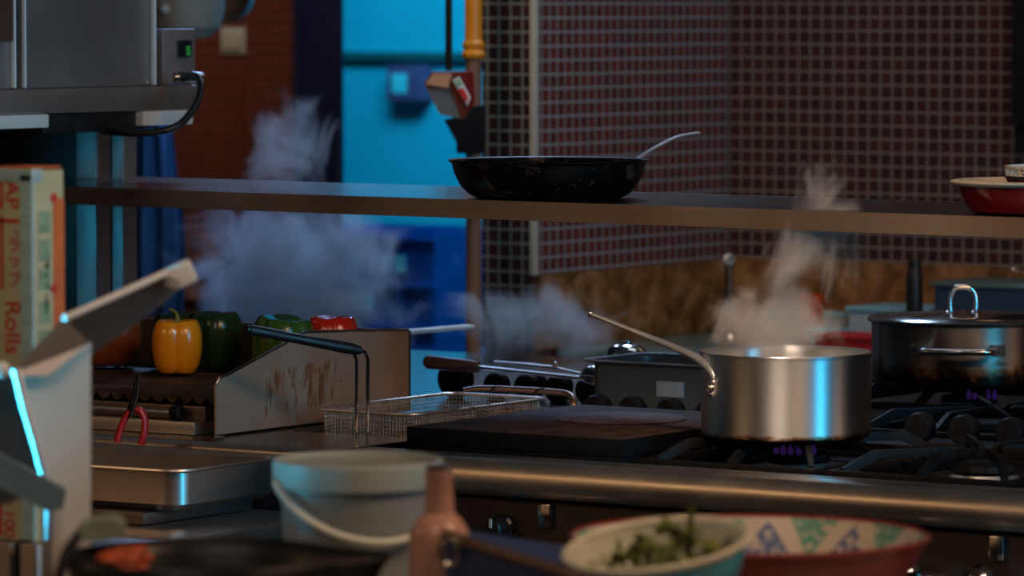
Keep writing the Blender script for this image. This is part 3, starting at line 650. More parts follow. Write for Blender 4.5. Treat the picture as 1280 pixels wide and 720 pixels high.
# ribbed plate: front edge scalloped
g = G(); n = 60; xa, xb = -1.62, -0.675; top = []; bot = []
for i in range(n * 6 + 1):
    x = xa + (xb - xa) * i / (n * 6); ph = i / 6 * math.pi
    top.append((x, 0.963 + 0.0014 * math.cos(2 * ph))); 
    s_ = math.sin((x - xa) / 0.0287 * math.pi); bot.append((x, 0.9475 + 0.0115 * (1 - abs(s_)) ** 0.9))
pts = [(x, 0.080, z) for x, z in top] + [(x, 0.080, z) for x, z in reversed(bot)]
va = [g.bm.verts.new(p) for p in pts]; vb = [g.bm.verts.new((p[0], 0.575, p[2])) for p in pts]; L = len(va)
m_ = L // 2
for i in range(m_ - 1):
    j = L - 1 - i
    g.bm.faces.new((va[i], va[i + 1], va[j - 1], va[j])); g.bm.faces.new((vb[i + 1], vb[i], vb[j], vb[j - 1]))
for i in range(L): g.bm.faces.new((va[i], vb[i], vb[(i + 1) % L], va[(i + 1) % L]))
g.out('ribbed_plate', 'grill', t)
G().tube([(-1.05, 0.055, 0.934), (-0.735, 0.055, 0.934)], 0.004, 10).out('drain_rod', 'steel', t)
G().lathe([(0, -0.012), (0.011, -0.012), (0.0125, -0.008), (0.0125, 0.004), (0.009, 0.008), (0, 0.008)], 24, AT(-0.742, 0.058, 0.934) @ Matrix.Rotation(R(90), 4, 'Y')).out('knob', 'iron', t)

# peppers
def pepper(name, lab, cx, cy, z, r, h, m, lobes=4, ph=0.0, stem=True, cat='pepper', tilt=None):
    p = thing(name, lab, cat, (cx, cy, z), 'bell peppers on the grill')
    prof = []
    for i in range(25):
        s_ = i / 24; a = math.pi * s_
        rr = r * (math.sin(a) ** 0.42) * (0.90 + 0.12 * s_)
        zz = h * (0.5 - 0.5 * math.cos(a))
        if s_ < 0.14: zz += h * 0.055 * (1 - s_ / 0.14)
        if s_ > 0.82: zz -= h * 0.13 * ((s_ - 0.82) / 0.18) ** 1.2
        prof.append((max(rr, 0), zz))
    def lb(q, a):
        k = abs(math.cos(lobes * (a + ph) / 2)) ** 0.55
        f = 0.865 + 0.16 * k
        zf = q.z / h
        dz = (0.035 * h * (k - 0.6)) * (1 if zf > 0.6 else (-1 if zf < 0.25 else 0))
        return V((q.x * f, q.y * f, q.z + dz))
    T = AT(cx, cy, z) @ (tilt or Matrix())
    G().lathe(prof, 64, T, lb).out('fruit', m, p)
    if stem:
        zt = h * 0.86
        pts = smooth_path([T @ V((0, 0, zt)), T @ V((0.001, 0, zt + 0.012)), T @ V((-0.004, 0.0, zt + 0.022)), T @ V((-0.013, -0.004, zt + 0.027))], 5)
        G().tube(pts, [0.0055 - 0.003 * math.sin(math.pi * 0.6 * i / (len(pts) - 1)) for i in range(len(pts))], 10).out('stem', 'stem', p)
    return p
pepper('yellow_pepper', 'upright yellow bell pepper with curled stem on the grill', -0.985, 0.365, 0.9655, 0.047, 0.100, 'yellowpep', ph=R(10))
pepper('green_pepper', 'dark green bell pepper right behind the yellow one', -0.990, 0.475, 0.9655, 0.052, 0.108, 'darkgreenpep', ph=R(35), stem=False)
pepper('green_pepper', 'mottled green bell pepper half hidden by the black basket grip', -0.815, 0.430, 0.9655, 0.055, 0.109, 'greenpep', ph=R(60), stem=False, tilt=Matrix.Rotation(R(7), 4, 'Y'))
pepper('red_pepper', 'red bell pepper peeking over the splash guard', -0.770, 0.520, 0.9655, 0.0485, 0.106, 'redpep', ph=R(20), stem=False)
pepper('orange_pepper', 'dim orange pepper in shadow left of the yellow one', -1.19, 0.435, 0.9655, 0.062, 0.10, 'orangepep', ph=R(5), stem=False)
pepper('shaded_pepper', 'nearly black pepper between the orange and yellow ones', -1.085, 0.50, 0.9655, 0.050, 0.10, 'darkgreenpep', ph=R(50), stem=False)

# ------------------------------------------------------------ fryer basket
t = thing('fryer_basket', 'rectangular wire fryer basket with upright wires and black grip', 'fryer basket', (-0.5, 0.5, 0.84))
bx0, bx1, by0, by1, zt, zb_ = -0.604, -0.404, 0.245, 0.640, 0.933, 0.842
def rrect(x0, x1, y0, y1, r, z, n=6):
    pts = []
    for (cx_, cy_, a) in ((x1 - r, y0 + r, -90), (x1 - r, y1 - r, 0), (x0 + r, y1 - r, 90), (x0 + r, y0 + r, 180)):
        for i in range(n + 1):
            q = R(a + 90 * i / n); pts.append(V((cx_ + r * math.cos(q), cy_ + r * math.sin(q), z)))
    return pts
G().tube(rrect(bx0, bx1, by0, by1, 0.028, zt), 0.0028, 8, closed=True).out('rim', 'wire', t)
g = G()
ins = 0.004
for k in range(14):
    z = zt - 0.006 - k * 0.0065
    g.tube(rrect(bx0 + ins + k * .0004, bx1 - ins - k * .0004, by0 + ins, by1 - ins, 0.025, z, 4), 0.00072, 4, closed=True)
per = rrect(bx0 + ins, bx1 - ins, by0 + ins, by1 - ins, 0.025, 0, 6); per.append(per[0])
acc = 0.0
for i in range(len(per) - 1):
    a, b = per[i], per[i + 1]; L = (b - a).length; s_ = (0.0065 - acc) if i else 0
    while s_ < L:
        p = a.lerp(b, s_ / L); g.tube([(p.x, p.y, zt), (p.x, p.y, zb_)], 0.00072, 4, cap=False); s_ += 0.0065
    acc = (L - (s_ - 0.0065))
y = by0 + 0.012
while y < by1 - 0.01: g.tube([(bx0 + 0.006, y, zb_), (bx1 - 0.006, y, zb_)], 0.00072, 4, cap=False); y += 0.0085
x = bx0 + 0.012
while x < bx1 - 0.01: g.tube([(x, by0 + 0.006, zb_), (x, by1 - 0.006, zb_)], 0.00072, 4, cap=False); x += 0.0085
g.out('wire_mesh', 'wire', t)
gripA, gripB = PROJ(450, 438, 7.60), PROJ(312, 412, 7.50)
h1 = [PROJ(445.5, 560, 7.70), PROJ(445.5, 520, 7.695), PROJ(445.5, 449, 7.63), PROJ(442, 441, 7.61), PROJ(432, 436, 7.60)]
h2 = [PROJ(459.5, 560, 7.69), PROJ(459.5, 520, 7.685), PROJ(459.5, 448, 7.63), PROJ(456, 440, 7.61), PROJ(446, 437, 7.60)]
hd = G().tube(h1, 0.0033, 10).tube(h2, 0.0033, 10).out('handle_wires', 'steel_bright', t)
gd_ = (gripB - gripA); gp = [gripA + gd_ * (i / 10) for i in range(11)]
G().tube(gp, [0.0075] + [0.0095] * 2 + [0.0088] * 2 + [0.0082] * 3 + [0.0088] * 2 + [0.0085], 16).out('grip', 'rubber', hd)
G().tube([gripB, gripB + gd_ * 0.03], 0.0068, 12).out('end_cap', 'black', hd)
pa = smooth_path([(-0.600, 0.672, 0.934), (-0.57, 0.682, 0.939), (-0.50, 0.685, 0.940), (-0.42, 0.682, 0.940), (-0.385, 0.675, 0.937), (-0.366, 0.660, 0.925), (-0.364, 0.655, 0.901)], 6)
for hx in (-0.53, -0.44): G().tube([(hx, .642, .930), (hx, .660, .945), (hx, .682, .945)], 0.0028, 8).out('hook', 'steel_bright', t)
tag(G().tube(pa, 0.0062, 12).out('hanging_bar', 'copperrim'), 'bent brown metal bar behind the basket on which its hooks rest', 'bar')

# ------------------------------------------------------------ steel pan with label, ladles and spatula behind
x0, x1, y0, y1, zt = -0.372, -0.06, 0.70, 0.90, 0.997
t = thing('steel_food_pan', 'deep steel food pan with small label behind the griddle', 'food pan', ((x0 + x1) / 2, (y0 + y1) / 2, 0.8945))
def gn_pan(t, x0, x1, y0, y1, zb, zt, m, rim=0.012, wall=0.0015, rz=0):
    g = G(); r = 0.03
    sec = [(-0.012, zb), (0.0, zb + 0.010), (0.0, zt - 0.006), (rim * 0.3, zt - 0.001), (rim, zt), (rim + 0.001, zt - 0.003), (rim - 0.001, zt - 0.0045)]
    def ring(off, z, rr): return rrect(x0 - off, x1 + off, y0 - off, y1 + off, max(0.004, rr + off), z, 5)
    rings = [[g.bm.verts.new(p) for p in ring(o, z, r)] for o, z in sec]
    inner = [[g.bm.verts.new(p) for p in ring(o, z, r)] for o, z in ((rim - 0.002, zt - 0.0015), (rim * .3, zt - 0.004), (-wall, zt - 0.008), (-wall, zb + 0.010), (-0.012 - wall, zb + 0.0015))]
    allr = rings + inner
    # outer: floor outline -> rim ; inner: rim -> floor
    for i in range(len(allr) - 1):
        A_, B_ = allr[i], allr[i + 1]; n = len(A_)
        for k in range(n): g.bm.faces.new((A_[k], A_[(k + 1) % n], B_[(k + 1) % n], B_[k]))
    g.bm.faces.new(rings[0][::-1]); g.bm.faces.new(inner[-1])
    if rz:
        c = V(((x0 + x1) / 2, (y0 + y1) / 2, 0)); T = Matrix.Translation(c) @ Matrix.Rotation(rz, 4, 'Z') @ Matrix.Translation(-c); g.bm.transform(T)
    return g.out('body', m, t)
gn_pan(t, x0, x1, y0 + 0.012, y1, 0.8945, zt, 'gnpan')
G().tube(rrect(x0 - 0.012, x1 + 0.012, y0, y1 + 0.012, 0.03, zt - 0.001), 0.0014, 6, closed=True).out('rim_edge', 'edge', t)
G().box(-0.232, -0.178, y0 + 0.0085, y0 + 0.0115, 0.940, 0.966, 0.0008).out('label', 'label', t)
def ladle(name, lab, hA, hB, bowl, r, m_h):
    t = thing(name, lab, 'utensil', bowl)
    n = (hB - hA).normalized()
    G().tube([hA, hA + n * 0.006, hA + n * 0.09, hA + n * 0.11], [0.009, 0.0125, 0.0115, 0.0100], 14).out('grip', m_h, t)
    G().tube([hA + n * 0.1105, hB], 0.0075, 12, flat=0.5).out('shaft', 'steel', t)
    G().lathe([(0, 0.0), (r * .5, r * .1), (r * .86, r * .45), (r, r), (r * .97, r), (r * .83, r * .48), (r * .48, r * .14), (0, r * .05)], 28, AT(*bowl) @ Matrix.Rotation(R(155), 4, 'X')).out('bowl', 'steel_bright', t)
    return t
hA = PROJ(532, 452, 8.30)
ladle('ladle', 'long ladle with brown wooden grip lying behind the fryer basket', hA, PROJ(733, 473, 8.12), PROJ(746, 458, 8.12), 0.026, 'wood')
t = thing('metal_skimmer', 'thin metal utensil lying beyond the wooden gripped ladle', 'utensil', PROJ(680, 475, 8.4))
G().tube([PROJ(618, 452, 8.45), PROJ(660, 456, 8.42), PROJ(690, 459, 8.40), PROJ(728, 467, 8.36)], [0.004, 0.007, 0.006, 0.004], 10, flat=0.5).out('shaft', 'steel_dull', t)
G().sphere(PROJ(694, 456, 8.40), 0.006).out('hook', 'steel_bright', t)
bt = PROJ(783, 472, 8.62); bt.z = 0.9005
t = thing('upturned_bowl', 'upturned shiny steel bowl behind the labelled food pan', 'bowl', bt)
G().lathe([(0, 0.080), (0.022, 0.0795), (0.034, 0.071), (0.043, 0.052), (0.048, 0.024), (0.050, 0), (0.048, 0), (0.046, 0.024), (0.041, 0.050), (0.032, 0.068), (0, 0.077)], 40, Matrix.Translation(bt)).out('body', 'steel_bright', t)
G().lathe([(0, 0.0805), (0.012, 0.0805), (0.012, 0.086), (0, 0.086)], 24, Matrix.Translation(bt)).out('foot_ring', 'steel_bright', t)
t = thing('storage_tray', 'white rimmed steel tray on the far side of the counter behind grill', 'tray', (-1.05, 1.18, 0.9005))
gn_pan(t, -1.70, -1.13, 0.94, 1.20, 0.9005, 0.986, 'steel_dull')
t = thing('plastic_spatula', 'white plastic spatula resting across the tray behind the splash guard', 'spatula', PROJ(545, 412, 8.78))
pA, pB = PROJ(405, 424, 8.66), PROJ(592, 408, 8.82)
G().tube([pA, pA.lerp(pB, .5), pB.lerp(pA, .04), pB], [0.006, 0.0065, 0.0062, 0.003], 12, flat=0.8).out('handle', 'white', t)
G().prism([pA + V((0, 0, .001)), pA.lerp(pB, 0.22) + V((0, 0, .004)), pA.lerp(pB, 0.45) + V((0, 0, -.002)), pA.lerp(pB, 0.42) + V((0, 0, -.011)), pA + V((0, 0, -.009))], VF * 0.02).out('blade', 'white', t)

# tongs leaning at the grill
t = thing('kitchen_tongs', 'small black tongs with red looped grips leaning against the grill', 'tongs', PROJ(165, 555, 7.66))
g = G().tube([PROJ(161, 520, 7.55), PROJ(169, 492, 7.56), PROJ(172, 470, 7.57)], [0.0075, 0.0062, 0.004], 10, flat=0.6); g.out('arm', 'black', t)
g = G().tube([PROJ(163, 522, 7.53), PROJ(171, 495, 7.535), PROJ(174, 468, 7.54)], [0.005, 0.004, 0.0025], 10, flat=0.6); g.out('arm', 'black', t)
for pts in ([(162, 514), (156, 524), (150, 538), (146, 553)], [(168, 512), (176, 514), (181, 526), (180, 542), (176, 556)]):
    G().tube(smooth_path([PROJ(x, y, 7.54) for x, y in pts], 5), [0.005] + [0.0085] * (5 * (len(pts) - 1)), 10, flat=0.7).out('loop_grip', 'redplastic', t)

# ------------------------------------------------------------ ledge and steel tray in front of the grill
t = thing('lower_ledge', 'steel ledge in front of the counter holding the shallow steel tray', 'ledge', (-1.0, -0.3, 0.78))
G().box(-2.2, -0.36, -0.66, -0.045, 0.775, 0.800, 0.003).out('ledge_top', 'steel_h', t)
G().box(-2.2, -0.38, -0.60, -0.055, 0.03, 0.774).out('body', 'steel_dark', t)
t = thing('shallow_tray', 'rectangular steel tray with rolled rim in front of the grill', 'tray', (-0.7, -0.18, 0.8005))
gn_pan(t, -1.02, -0.455, -0.325, -0.055, 0.822, 0.888, 'steel_h', 0.014, 0.0015, R(2))
tag(G().box(-1.10, -0.50, -0.34, -0.06, 0.8005, 0.8205, 0.006).out('trivet', 'steel_dark'), 'dark low rack under the shallow steel tray', 'rack')

# ------------------------------------------------------------ near counter (pass)
t = thing('pass_counter', 'near pass counter below the frame carrying bowls and bottle', 'counter', (0.9, -2.0, 0))
G().box(-0.2, 2.6, -2.75, -1.30, 0.845, 0.870, 0.003).out('counter_top', 'steel_dull', t)
G().box(-0.18, 2.58, -2.70, -1.35, 0.03, 0.844).out('body', 'steel_dark', t)

# cling film carton
bc = V((0.318, -1.583, 0.0)); bz0, bz1 = 0.946, 1.398; bw = 0.061
t = thing('cling_film_carton', 'tall upright carton of cling film printed in red and green', 'carton', (bc.x - bw / 2, bc.y + bw / 2, bz0))
G().box(bc.x - bw, bc.x, bc.y, bc.y + bw, bz0, bz1, 0.002).out('carton', 'card', t)
g = G(); g.box(bc.x - 0.018, bc.x + 0.0012, bc.y - 0.0012, bc.y + 0.004, bz0 + 0.002, bz1 - 0.004, 0.0008); g.box(bc.x - bw, bc.x + 0.0012, bc.y - 0.0012, bc.y + 0.02, bz1 - 0.014, bz1 + 0.002, 0.001)
g.out('wrap_band', 'clearfilm', t)
G().box(bc.x - bw, bc.x - 0.004, bc.y + 0.004, bc.y + bw, bz1 + 0.0022, bz1 + 0.0045, 0.0005).out('end_flap', 'orangeprint', t)
G().box(bc.x + 0.0002, bc.x + 0.0008, bc.y + 0.040, bc.y + 0.0608, bz0 + 0.01, bz1 - 0.035).out('orange_stripe', 'orangeprint', t)
for zc in (bz1 - 0.034, bz1 - 0.145, bz1 - 0.30):
    G().lathe([(0, 0), (0.006, 0), (0.006, 0.0006), (0, 0.0006)], 16, AT(bc.x + 0.0009, bc.y + 0.041, zc) @ Matrix.Rotation(R(90), 4, 'Y')).out('red_spot', 'redprint', t)
def words(txt, size, loc, rot, m, parent, ex=0.0003):
    cu = bpy.data.curves.new('lettering', 'FONT'); cu.body = txt; cu.size = size; cu.extrude = ex; cu.offset = size * 0.012; cu.align_x = 'LEFT'
    tmp = bpy.data.objects.new('tmp', cu); COL.objects.link(tmp)
    dg = bpy.context.evaluated_depsgraph_get(); me = bpy.data.meshes.new_from_object(tmp.evaluated_get(dg)); 
    bpy.data.objects.remove(tmp)
    me.transform(Matrix.Translation(V(loc) - world_loc(parent)) @ rot)
    me.materials.clear(); me.materials.append(M[m])
    o = bpy.data.objects.new('lettering', me); COL.objects.link(o); o.parent = parent
    return o
RX = Matrix.Rotation(R(90), 4, 'X')                       # upright on a face that looks towards -y
RD = RX @ Matrix.Rotation(R(-90), 4, 'Z')                 # the same, running downwards
fy = bc.y - 0.0004
words('AP', 0.030, (bc.x - 0.0405, fy, bz1 - 0.012), RD, 'redprint', t)
words('・', 0.020, (bc.x - 0.034, fy, bz1 - 0.082), RX, 'redprint', t)
for ch, zc in (('ラ', 0.098), ('ッ', 0.117), ('プ', 0.140)): words(ch, 0.021, (bc.x - 0.038, fy, bz1 - zc), RX, 'redprint', t)
words('Rolls', 0.034, (bc.x - 0.042, fy, bz1 - 0.158), RD, 'redprint', t)
G().box(bc.x - 0.050, bc.x - 0.045, fy - 0.0003, fy + 0.0003, bz1 - 0.145, bz1 - 0.056).out('red_rule', 'redprint', t)
G().box(bc.x - 0.060, bc.x - 0.020, fy - 0.0003, fy + 0.0003, bz1 - 0.064, bz1 - 0.059).out('red_rule', 'redprint', t)
G().box(bc.x - 0.050, bc.x - 0.045, fy - 0.0003, fy + 0.0003, bz1 - 0.048, bz1 - 0.014).out('red_rule', 'redprint', t)
for zc in (bz1 - 0.05, bz1 - 0.085, bz1 - 0.120, bz1 - 0.16, bz1 - 0.195, bz1 - 0.235, bz1 - 0.27):
    G().box(bc.x + 0.0002, bc.x + 0.0007, bc.y + 0.012, bc.y + 0.034, zc - 0.026, zc).out('green_print_block', 'cardgreen', t)
words('ラップ 100m', 0.012, (bc.x + 0.0009, bc.y + 0.022, bz1 - 0.11), Matrix.Rotation(R(90), 4, 'Z') @ RX @ Matrix.Rotation(R(-90), 4, 'Z'), 'greenpep', t)
words('ト100', 0.024, (bc.x - 0.046, fy, bz0 + 0.062), RD, 'redprint', t)
G().box(bc.x - 0.056, bc.x - 0.050, fy - 0.0003, fy + 0.0003, bz0 + 0.004, bz0 + 0.062).out('red_rule', 'redprint', t)
t = thing('carton_stand', 'grey metal stand under the cling film carton', 'stand', (bc.x - 0.03, bc.y + 0.03, 0.8705))
G().box(bc.x - 0.08, bc.x - 0.022, bc.y - 0.02, bc.y + 0.07, 0.8705, 0.9445, 0.003).out('block', 'steel_dull', t)
G().box(bc.x - 0.006, bc.x + 0.022, bc.y - 0.02, bc.y + 0.07, 0.8705, 0.9455, 0.003).out('block', 'steel_dull', t)
G().box(bc.x - 0.0215, bc.x - 0.0065, bc.y - 0.01, bc.y + 0.06, 0.8705, 0.9445, 0.001).out('spacer', 'rubber', t)

# folded sheet-metal slicer frame, nearest left
t = thing('sheet_metal_slicer', 'pale folded sheet metal slicer with slanting chute beside the cling film', 'slicer', (0.60, -1.86, 0.871))
def Q(x, y, d=5.35): return PROJ(x, y, d)
th = VF * 0.006
G().prism([Q(26, 462), Q(80, 425), Q(113, 428), Q(113, 664), Q(108, 790), Q(66, 790), Q(64, 612)], th).out('side_plate', 'steel_pale', t)
fl = G(); 
fl.prism([Q(80, 397, 5.34), Q(232, 330, 5.44), Q(240, 346, 5.46), Q(206, 378, 5.49), Q(112, 446, 5.46), Q(84, 424, 5.40)], VF * 0.004)
ch = fl.out('chute', 'chute', t)
G().tube([Q(80, 398, 5.338), Q(150, 367, 5.385), Q(232, 330, 5.438)], 0.0042, 12).out('rolled_edge', 'white', ch)
G().prism([Q(8, 470, 5.33), Q(80, 397, 5.34), Q(112, 430, 5.34), Q(60, 470, 5.33)], VF * 0.004).out('hood_plate', 'steel_dull', ch)
e = G(); e.bm.free(); e.bm = bmesh.new()
c = Q(226, 345, 5.43); e.box(c.x - 0.016, c.x + 0.016, c.y - 0.012, c.y + 0.012, c.z - 0.013, c.z + 0.015, 0.005, M4=Matrix.Rotation(R(34), 4, 'Z') @ Matrix.Rotation(R(-24), 4, 'Y'))
e.out('end_clip', 'white', ch)
c = Q(216, 352, 5.43)
G().tube([Q(208, 352, 5.41), Q(222, 358, 5.41)], 0.007, 10).out('hinge_pin', 'steel_bright', ch)
G().tube(smooth_path([Q(20, 462, 5.325), Q(32, 510, 5.325), Q(48, 565, 5.325), Q(60, 612, 5.325), Q(62, 640, 5.325), Q(62, 676, 5.325)], 5), 0.0056, 18).out('front_edge', 'edge', t)
G().prism([Q(-30, 468, 5.36), Q(22, 466, 5.36), Q(60, 614, 5.36), Q(-30, 640, 5.36)], th).out('inner_plate', 'steel_dark', t)
G().prism([Q(-30, 556, 5.22), Q(0, 568, 5.22), Q(82, 612, 5.25), Q(78, 636, 5.25), Q(60, 640, 5.25), Q(-30, 594, 5.22)], VF * 0.012).out('lever_arm', 'lever', t)
G().sphere(Q(2, 462, 5.31), 0.010).out('pivot_knob', 'white', t)
G().prism([Q(52, 640, 5.40), Q(68, 640, 5.40), Q(68, 795, 5.40), Q(52, 795, 5.40)], VF * 0.02).out('leg', 'steel_dull', t)

# tub
c = V((0.846, -1.64, 0)); c = PROJ(447, 590, 5.4); z0 = 0.8705; zr = c.z
t = thing('plastic_tub', 'translucent plastic tub with thick rim and hanging handle', 'tub', (c.x, c.y, z0))
H_ = zr - z0
G().lathe([(0, z0), (0.070, z0), (0.078, z0 + 0.005), (0.089, zr - 0.012), (0.0875, zr - 0.012), (0.0765, z0 + 0.006), (0, z0 + 0.002)], 64, AT(c.x, c.y, 0)).out('body', 'tub', t)
G().lathe([(0.0885, zr - 0.016), (0.0965, zr - 0.014), (0.0985, zr + 0.006), (0.098, zr + 0.013), (0.0955, zr + 0.0155), (0.0925, zr + 0.013), (0.0885, zr - 0.004)], 64, AT(c.x, c.y, 0), closed=True).out('rim', 'tubrim', t)
G().lathe([(0, zr + 0.0035), (0.085, zr + 0.0035), (0.0915, zr + 0.0085), (0.0915, zr + 0.0105), (0.084, zr + 0.0055), (0, zr + 0.0055)], 64, AT(c.x, c.y, 0)).out('lid', 'tub', t)
hp = []
for i in range(25):
    a = math.pi * i / 24
    x = -math.cos(a) * 0.1005; sag = math.sin(a)
    p = V((c.x, c.y, zr - 0.008)) + VR * (x * 0.98) * (1 if True else 1) - VF * (sag * 0.098) - V((0, 0, sag * 0.062))
    ang = R(20); q = p - V((c.x, c.y, zr)); q = Matrix.Rotation(ang, 3, 'Z') @ q
    hp.append(V((c.x, c.y, zr)) + q)
G().tube(hp, 0.0046, 10, flat=0.8).out('handle', 'bucketgrip', t)

# bottle
c = PROJ(549, 650, 5.1); z0 = 0.8705
t = thing('glass_bottle', 'amber tinted glass bottle standing in front of the tub', 'bottle', (c.x, c.y, z0))
zn = PROJ(549, 592, 5.1).z; zs = PROJ(549, 650, 5.1).z
G().lathe([(0, z0), (0.030, z0), (0.033, z0 + 0.004), (0.033, zs - 0.020), (0.031, zs - 0.010), (0.024, zs + 0.001), (0.0165, zs + 0.008), (0.0145, zn - 0.006), (0.0155, zn - 0.004), (0.0155, zn + 0.004), (0.012, zn + 0.004), (0.0115, zs + 0.006), (0.021, zs - 0.003), (0.0295, zs - 0.020), (0.0295, z0 + 0.008), (0, z0 + 0.006)], 48, AT(c.x, c.y, 0)).out('body', 'bottle', t)
G().lathe([(0.0, zn + 0.0045), (0.0145, zn + 0.0045), (0.0145, zn + 0.010), (0, zn + 0.010)], 24, AT(c.x, c.y, 0)).out('stopper', 'copperrim', t)

# blue-lined tray with brown rim
t = thing('lined_tray', 'tray with brown metal rim and deep blue lining near the bowls', 'tray', PROJ(650, 720, 4.8) - V((0, 0, 0.1)))
a = PROJ(556, 668, 4.93); b = PROJ(740, 726, 4.68); bk = PROJ(725, 690, 5.10)
G().tube([a, a.lerp(b, .5), b], 0.0055, 12).out('rim', 'copperrim', t)
dn = V((0, 0, -0.045))
G().prism([a + dn * .12, b + dn * .12, b + dn, a + dn], VF * 0.003).out('side', 'bluepaint', t)
bk2 = a + (bk - b)
G().prism([a + VF * .004 + dn * .35, b + VF * .004 + dn * .35, V((bk.x, bk.y, b.z)) + dn * .35, V((bk.x - .15, bk.y - .05, a.z)) + dn * .35], (0, 0, -0.003)).out('lining', 'bluepaint', t)
p0 = PROJ(562, 690, 4.90); G().tube([p0 + VR * (0.010 * math.cos(q)) + V((0, 0, 0.014 * math.sin(q))) for q in [2 * math.pi * i / 20 for i in range(20)]], 0.0028, 8, closed=True).out('ring_handle', 'steel_bright', t)
G().box(PROJ(650, 720, 4.85).x - .05, PROJ(650, 720, 4.85).x + .05, PROJ(650, 720, 4.85).y - .04, PROJ(650, 720, 4.85).y + .04, 0.8705, a.z - 0.065, 0.003).out('base', 'steel_dull', t)

# dark wok pan at lower left
c = PROJ(255, 697, 4.8); z0 = 0.8705; zr = c.z
t = thing('dark_wok', 'black sauce-stained pan with pouring lip at the lower left', 'pan', (c.x, c.y, z0))
def lip(q, a):
    d = V((q.x, q.y, 0)).normalized().dot(VR)
    k = max(0, d) ** 20 * (1 if q.z > zr - 0.02 else 0)
    return V((q.x, q.y, q.z)) + VR * 0.045 * k
G().lathe([(0, z0), (0.08, z0), (0.11, z0 + 0.02), (0.138, zr - 0.01), (0.145, zr), (0.143, zr + 0.004), (0.138, zr), (0.130, zr - 0.012), (0.105, z0 + 0.025), (0, z0 + 0.008)], 72, AT(c.x, c.y, 0), lip).out('body', 'wok', t)
G().lathe([(0, zr - 0.022), (0.118, zr - 0.022), (0.118, zr - 0.026), (0, zr - 0.026)], 48, AT(c.x, c.y, 0)).out('sauce', 'rubber', t)
g = G(); random.seed(3)
for i in range(16):
    q = PROJ(random.uniform(112, 185), 690, 4.78 + random.uniform(0, 0.1)); g.sphere((q.x, q.y, zr - 0.010 + random.uniform(0, 0.010)), random.uniform(0.007, 0.012), (1, 1, .6), 10)
tag(g.out('orange_stew', 'orangefood'), 'heap of orange food in the black pan at lower left', 'food', None, 'stuff')
t = thing('silicone_turner', 'grey green turner head lying across the black pan', 'turner', PROJ(122, 668, 4.86))
G().prism([PROJ(88, 676, 4.84), PROJ(100, 660, 4.84), PROJ(118, 652, 4.85), PROJ(142, 650, 4.86), PROJ(154, 658, 4.87), PROJ(155, 670, 4.87), PROJ(120, 678, 4.85)], VF * 0.03 + V((0, 0, .004))).out('head', 'sage', t)
G().tube([PROJ(96, 672, 4.83), PROJ(84, 690, 4.76), PROJ(70, 730, 4.66)], 0.006, 10).out('handle', 'rubber', t)

# patterned bowl and blue bowl
def pattern_mat():
    m, nt, b = nt_of('painted_glaze')
    tc = N(nt, 'ShaderNodeTexCoord'); sp = N(nt, 'ShaderNodeSeparateXYZ'); nt.links.new(tc.outputs['Object'], sp.inputs[0])
    def mth(op, a, b_=None, c_=None):
        n = N(nt, 'ShaderNodeMath', operation=op)
        for i, v in enumerate((a, b_, c_)):
            if v is None: continue
            if isinstance(v, (int, float)): n.inputs[i].default_value = v
            else: nt.links.new(v, n.inputs[i])
        return n.outputs[0]
    ang = mth('ARCTAN2', sp.outputs[1], sp.outputs[0])
    k = mth('MULTIPLY', ang, 22 / (2 * math.pi))
    tri = mth('PINGPONG', k, 1.0)                      # 0..1 triangle wave
    hgt = mth('DIVIDE', sp.outputs[2], 0.148)          # 0..1 up the wall
    hh = mth('MULTIPLY_ADD', hgt, 2.9, -1.95)
    green = mth('LESS_THAN', tri, mth('MULTIPLY', hh, 0.62))
    blue_ = mth('GREATER_THAN', tri, mth('MULTIPLY_ADD', hh, 0.75, 0.38))
    n = noise(nt, 110, 3)
    rag = mth('GREATER_THAN', n.outputs['Fac'], 0.44)
    green = mth('MULTIPLY', green, rag); blue_ = mth('MULTIPLY', blue_, rag)
    mx = N(nt, 'ShaderNodeMix', data_type='RGBA'); mx.inputs[6].default_value = (0.60, 0.52, 0.42, 1); mx.inputs[7].default_value = (0.12, 0.34, 0.25, 1); nt.links.new(green, mx.inputs[0])
    mx2 = N(nt, 'ShaderNodeMix', data_type='RGBA'); nt.links.new(mx.outputs[2], mx2.inputs[6]); mx2.inputs[7].default_value = (0.10, 0.14, 0.30, 1); nt.links.new(blue_, mx2.inputs[0])
    nt.links.new(mx2.outputs[2], b.inputs['Base Color']); b.inputs['Roughness'].default_value = 0.3
    return m
M['pattern'] = pattern_mat()
c = PROJ(937, 670, 5.2); z0 = 0.8705; zr = c.z; Rb = 0.1965
t = thing('patterned_bowl', 'large red bowl with floral green and blue pattern inside', 'bowl', (c.x, c.y, z0))
G().lathe([(0, z0), (0.09, z0), (0.095, z0 + 0.008), (0.135, z0 + 0.040), (0.172, zr - 0.045), (Rb, zr - 0.002), (Rb, zr), (Rb - 0.0015, zr)], 96, AT(c.x, c.y, 0)).out('outer_wall', 'bowlred', t)
G().lathe([(Rb - 0.0015, zr), (Rb - 0.004, zr), (Rb - 0.006, zr - 0.004), (0.166, zr - 0.047), (0.128, z0 + 0.045), (0.09, z0 + 0.016), (0, z0 + 0.010)], 96, AT(c.x, c.y, 0)).out('inner_wall', 'pattern', t)
G().lathe([(Rb - 0.005, zr - 0.002), (Rb - 0.0005, zr + 0.0032), (Rb + 0.0025, zr + 0.001), (Rb + 0.001, zr - 0.003)], 96, AT(c.x, c.y, 0), closed=True).out('rim', 'bowlred', t)
c = PROJ(820, 681, 4.88); rb = 0.0955
TT = Matrix.Translation(c) @ Matrix.Rotation(R(34), 4, 'Z') @ Matrix.Rotation(R(9), 4, 'X') @ Matrix.Rotation(R(-7), 4, 'Y')
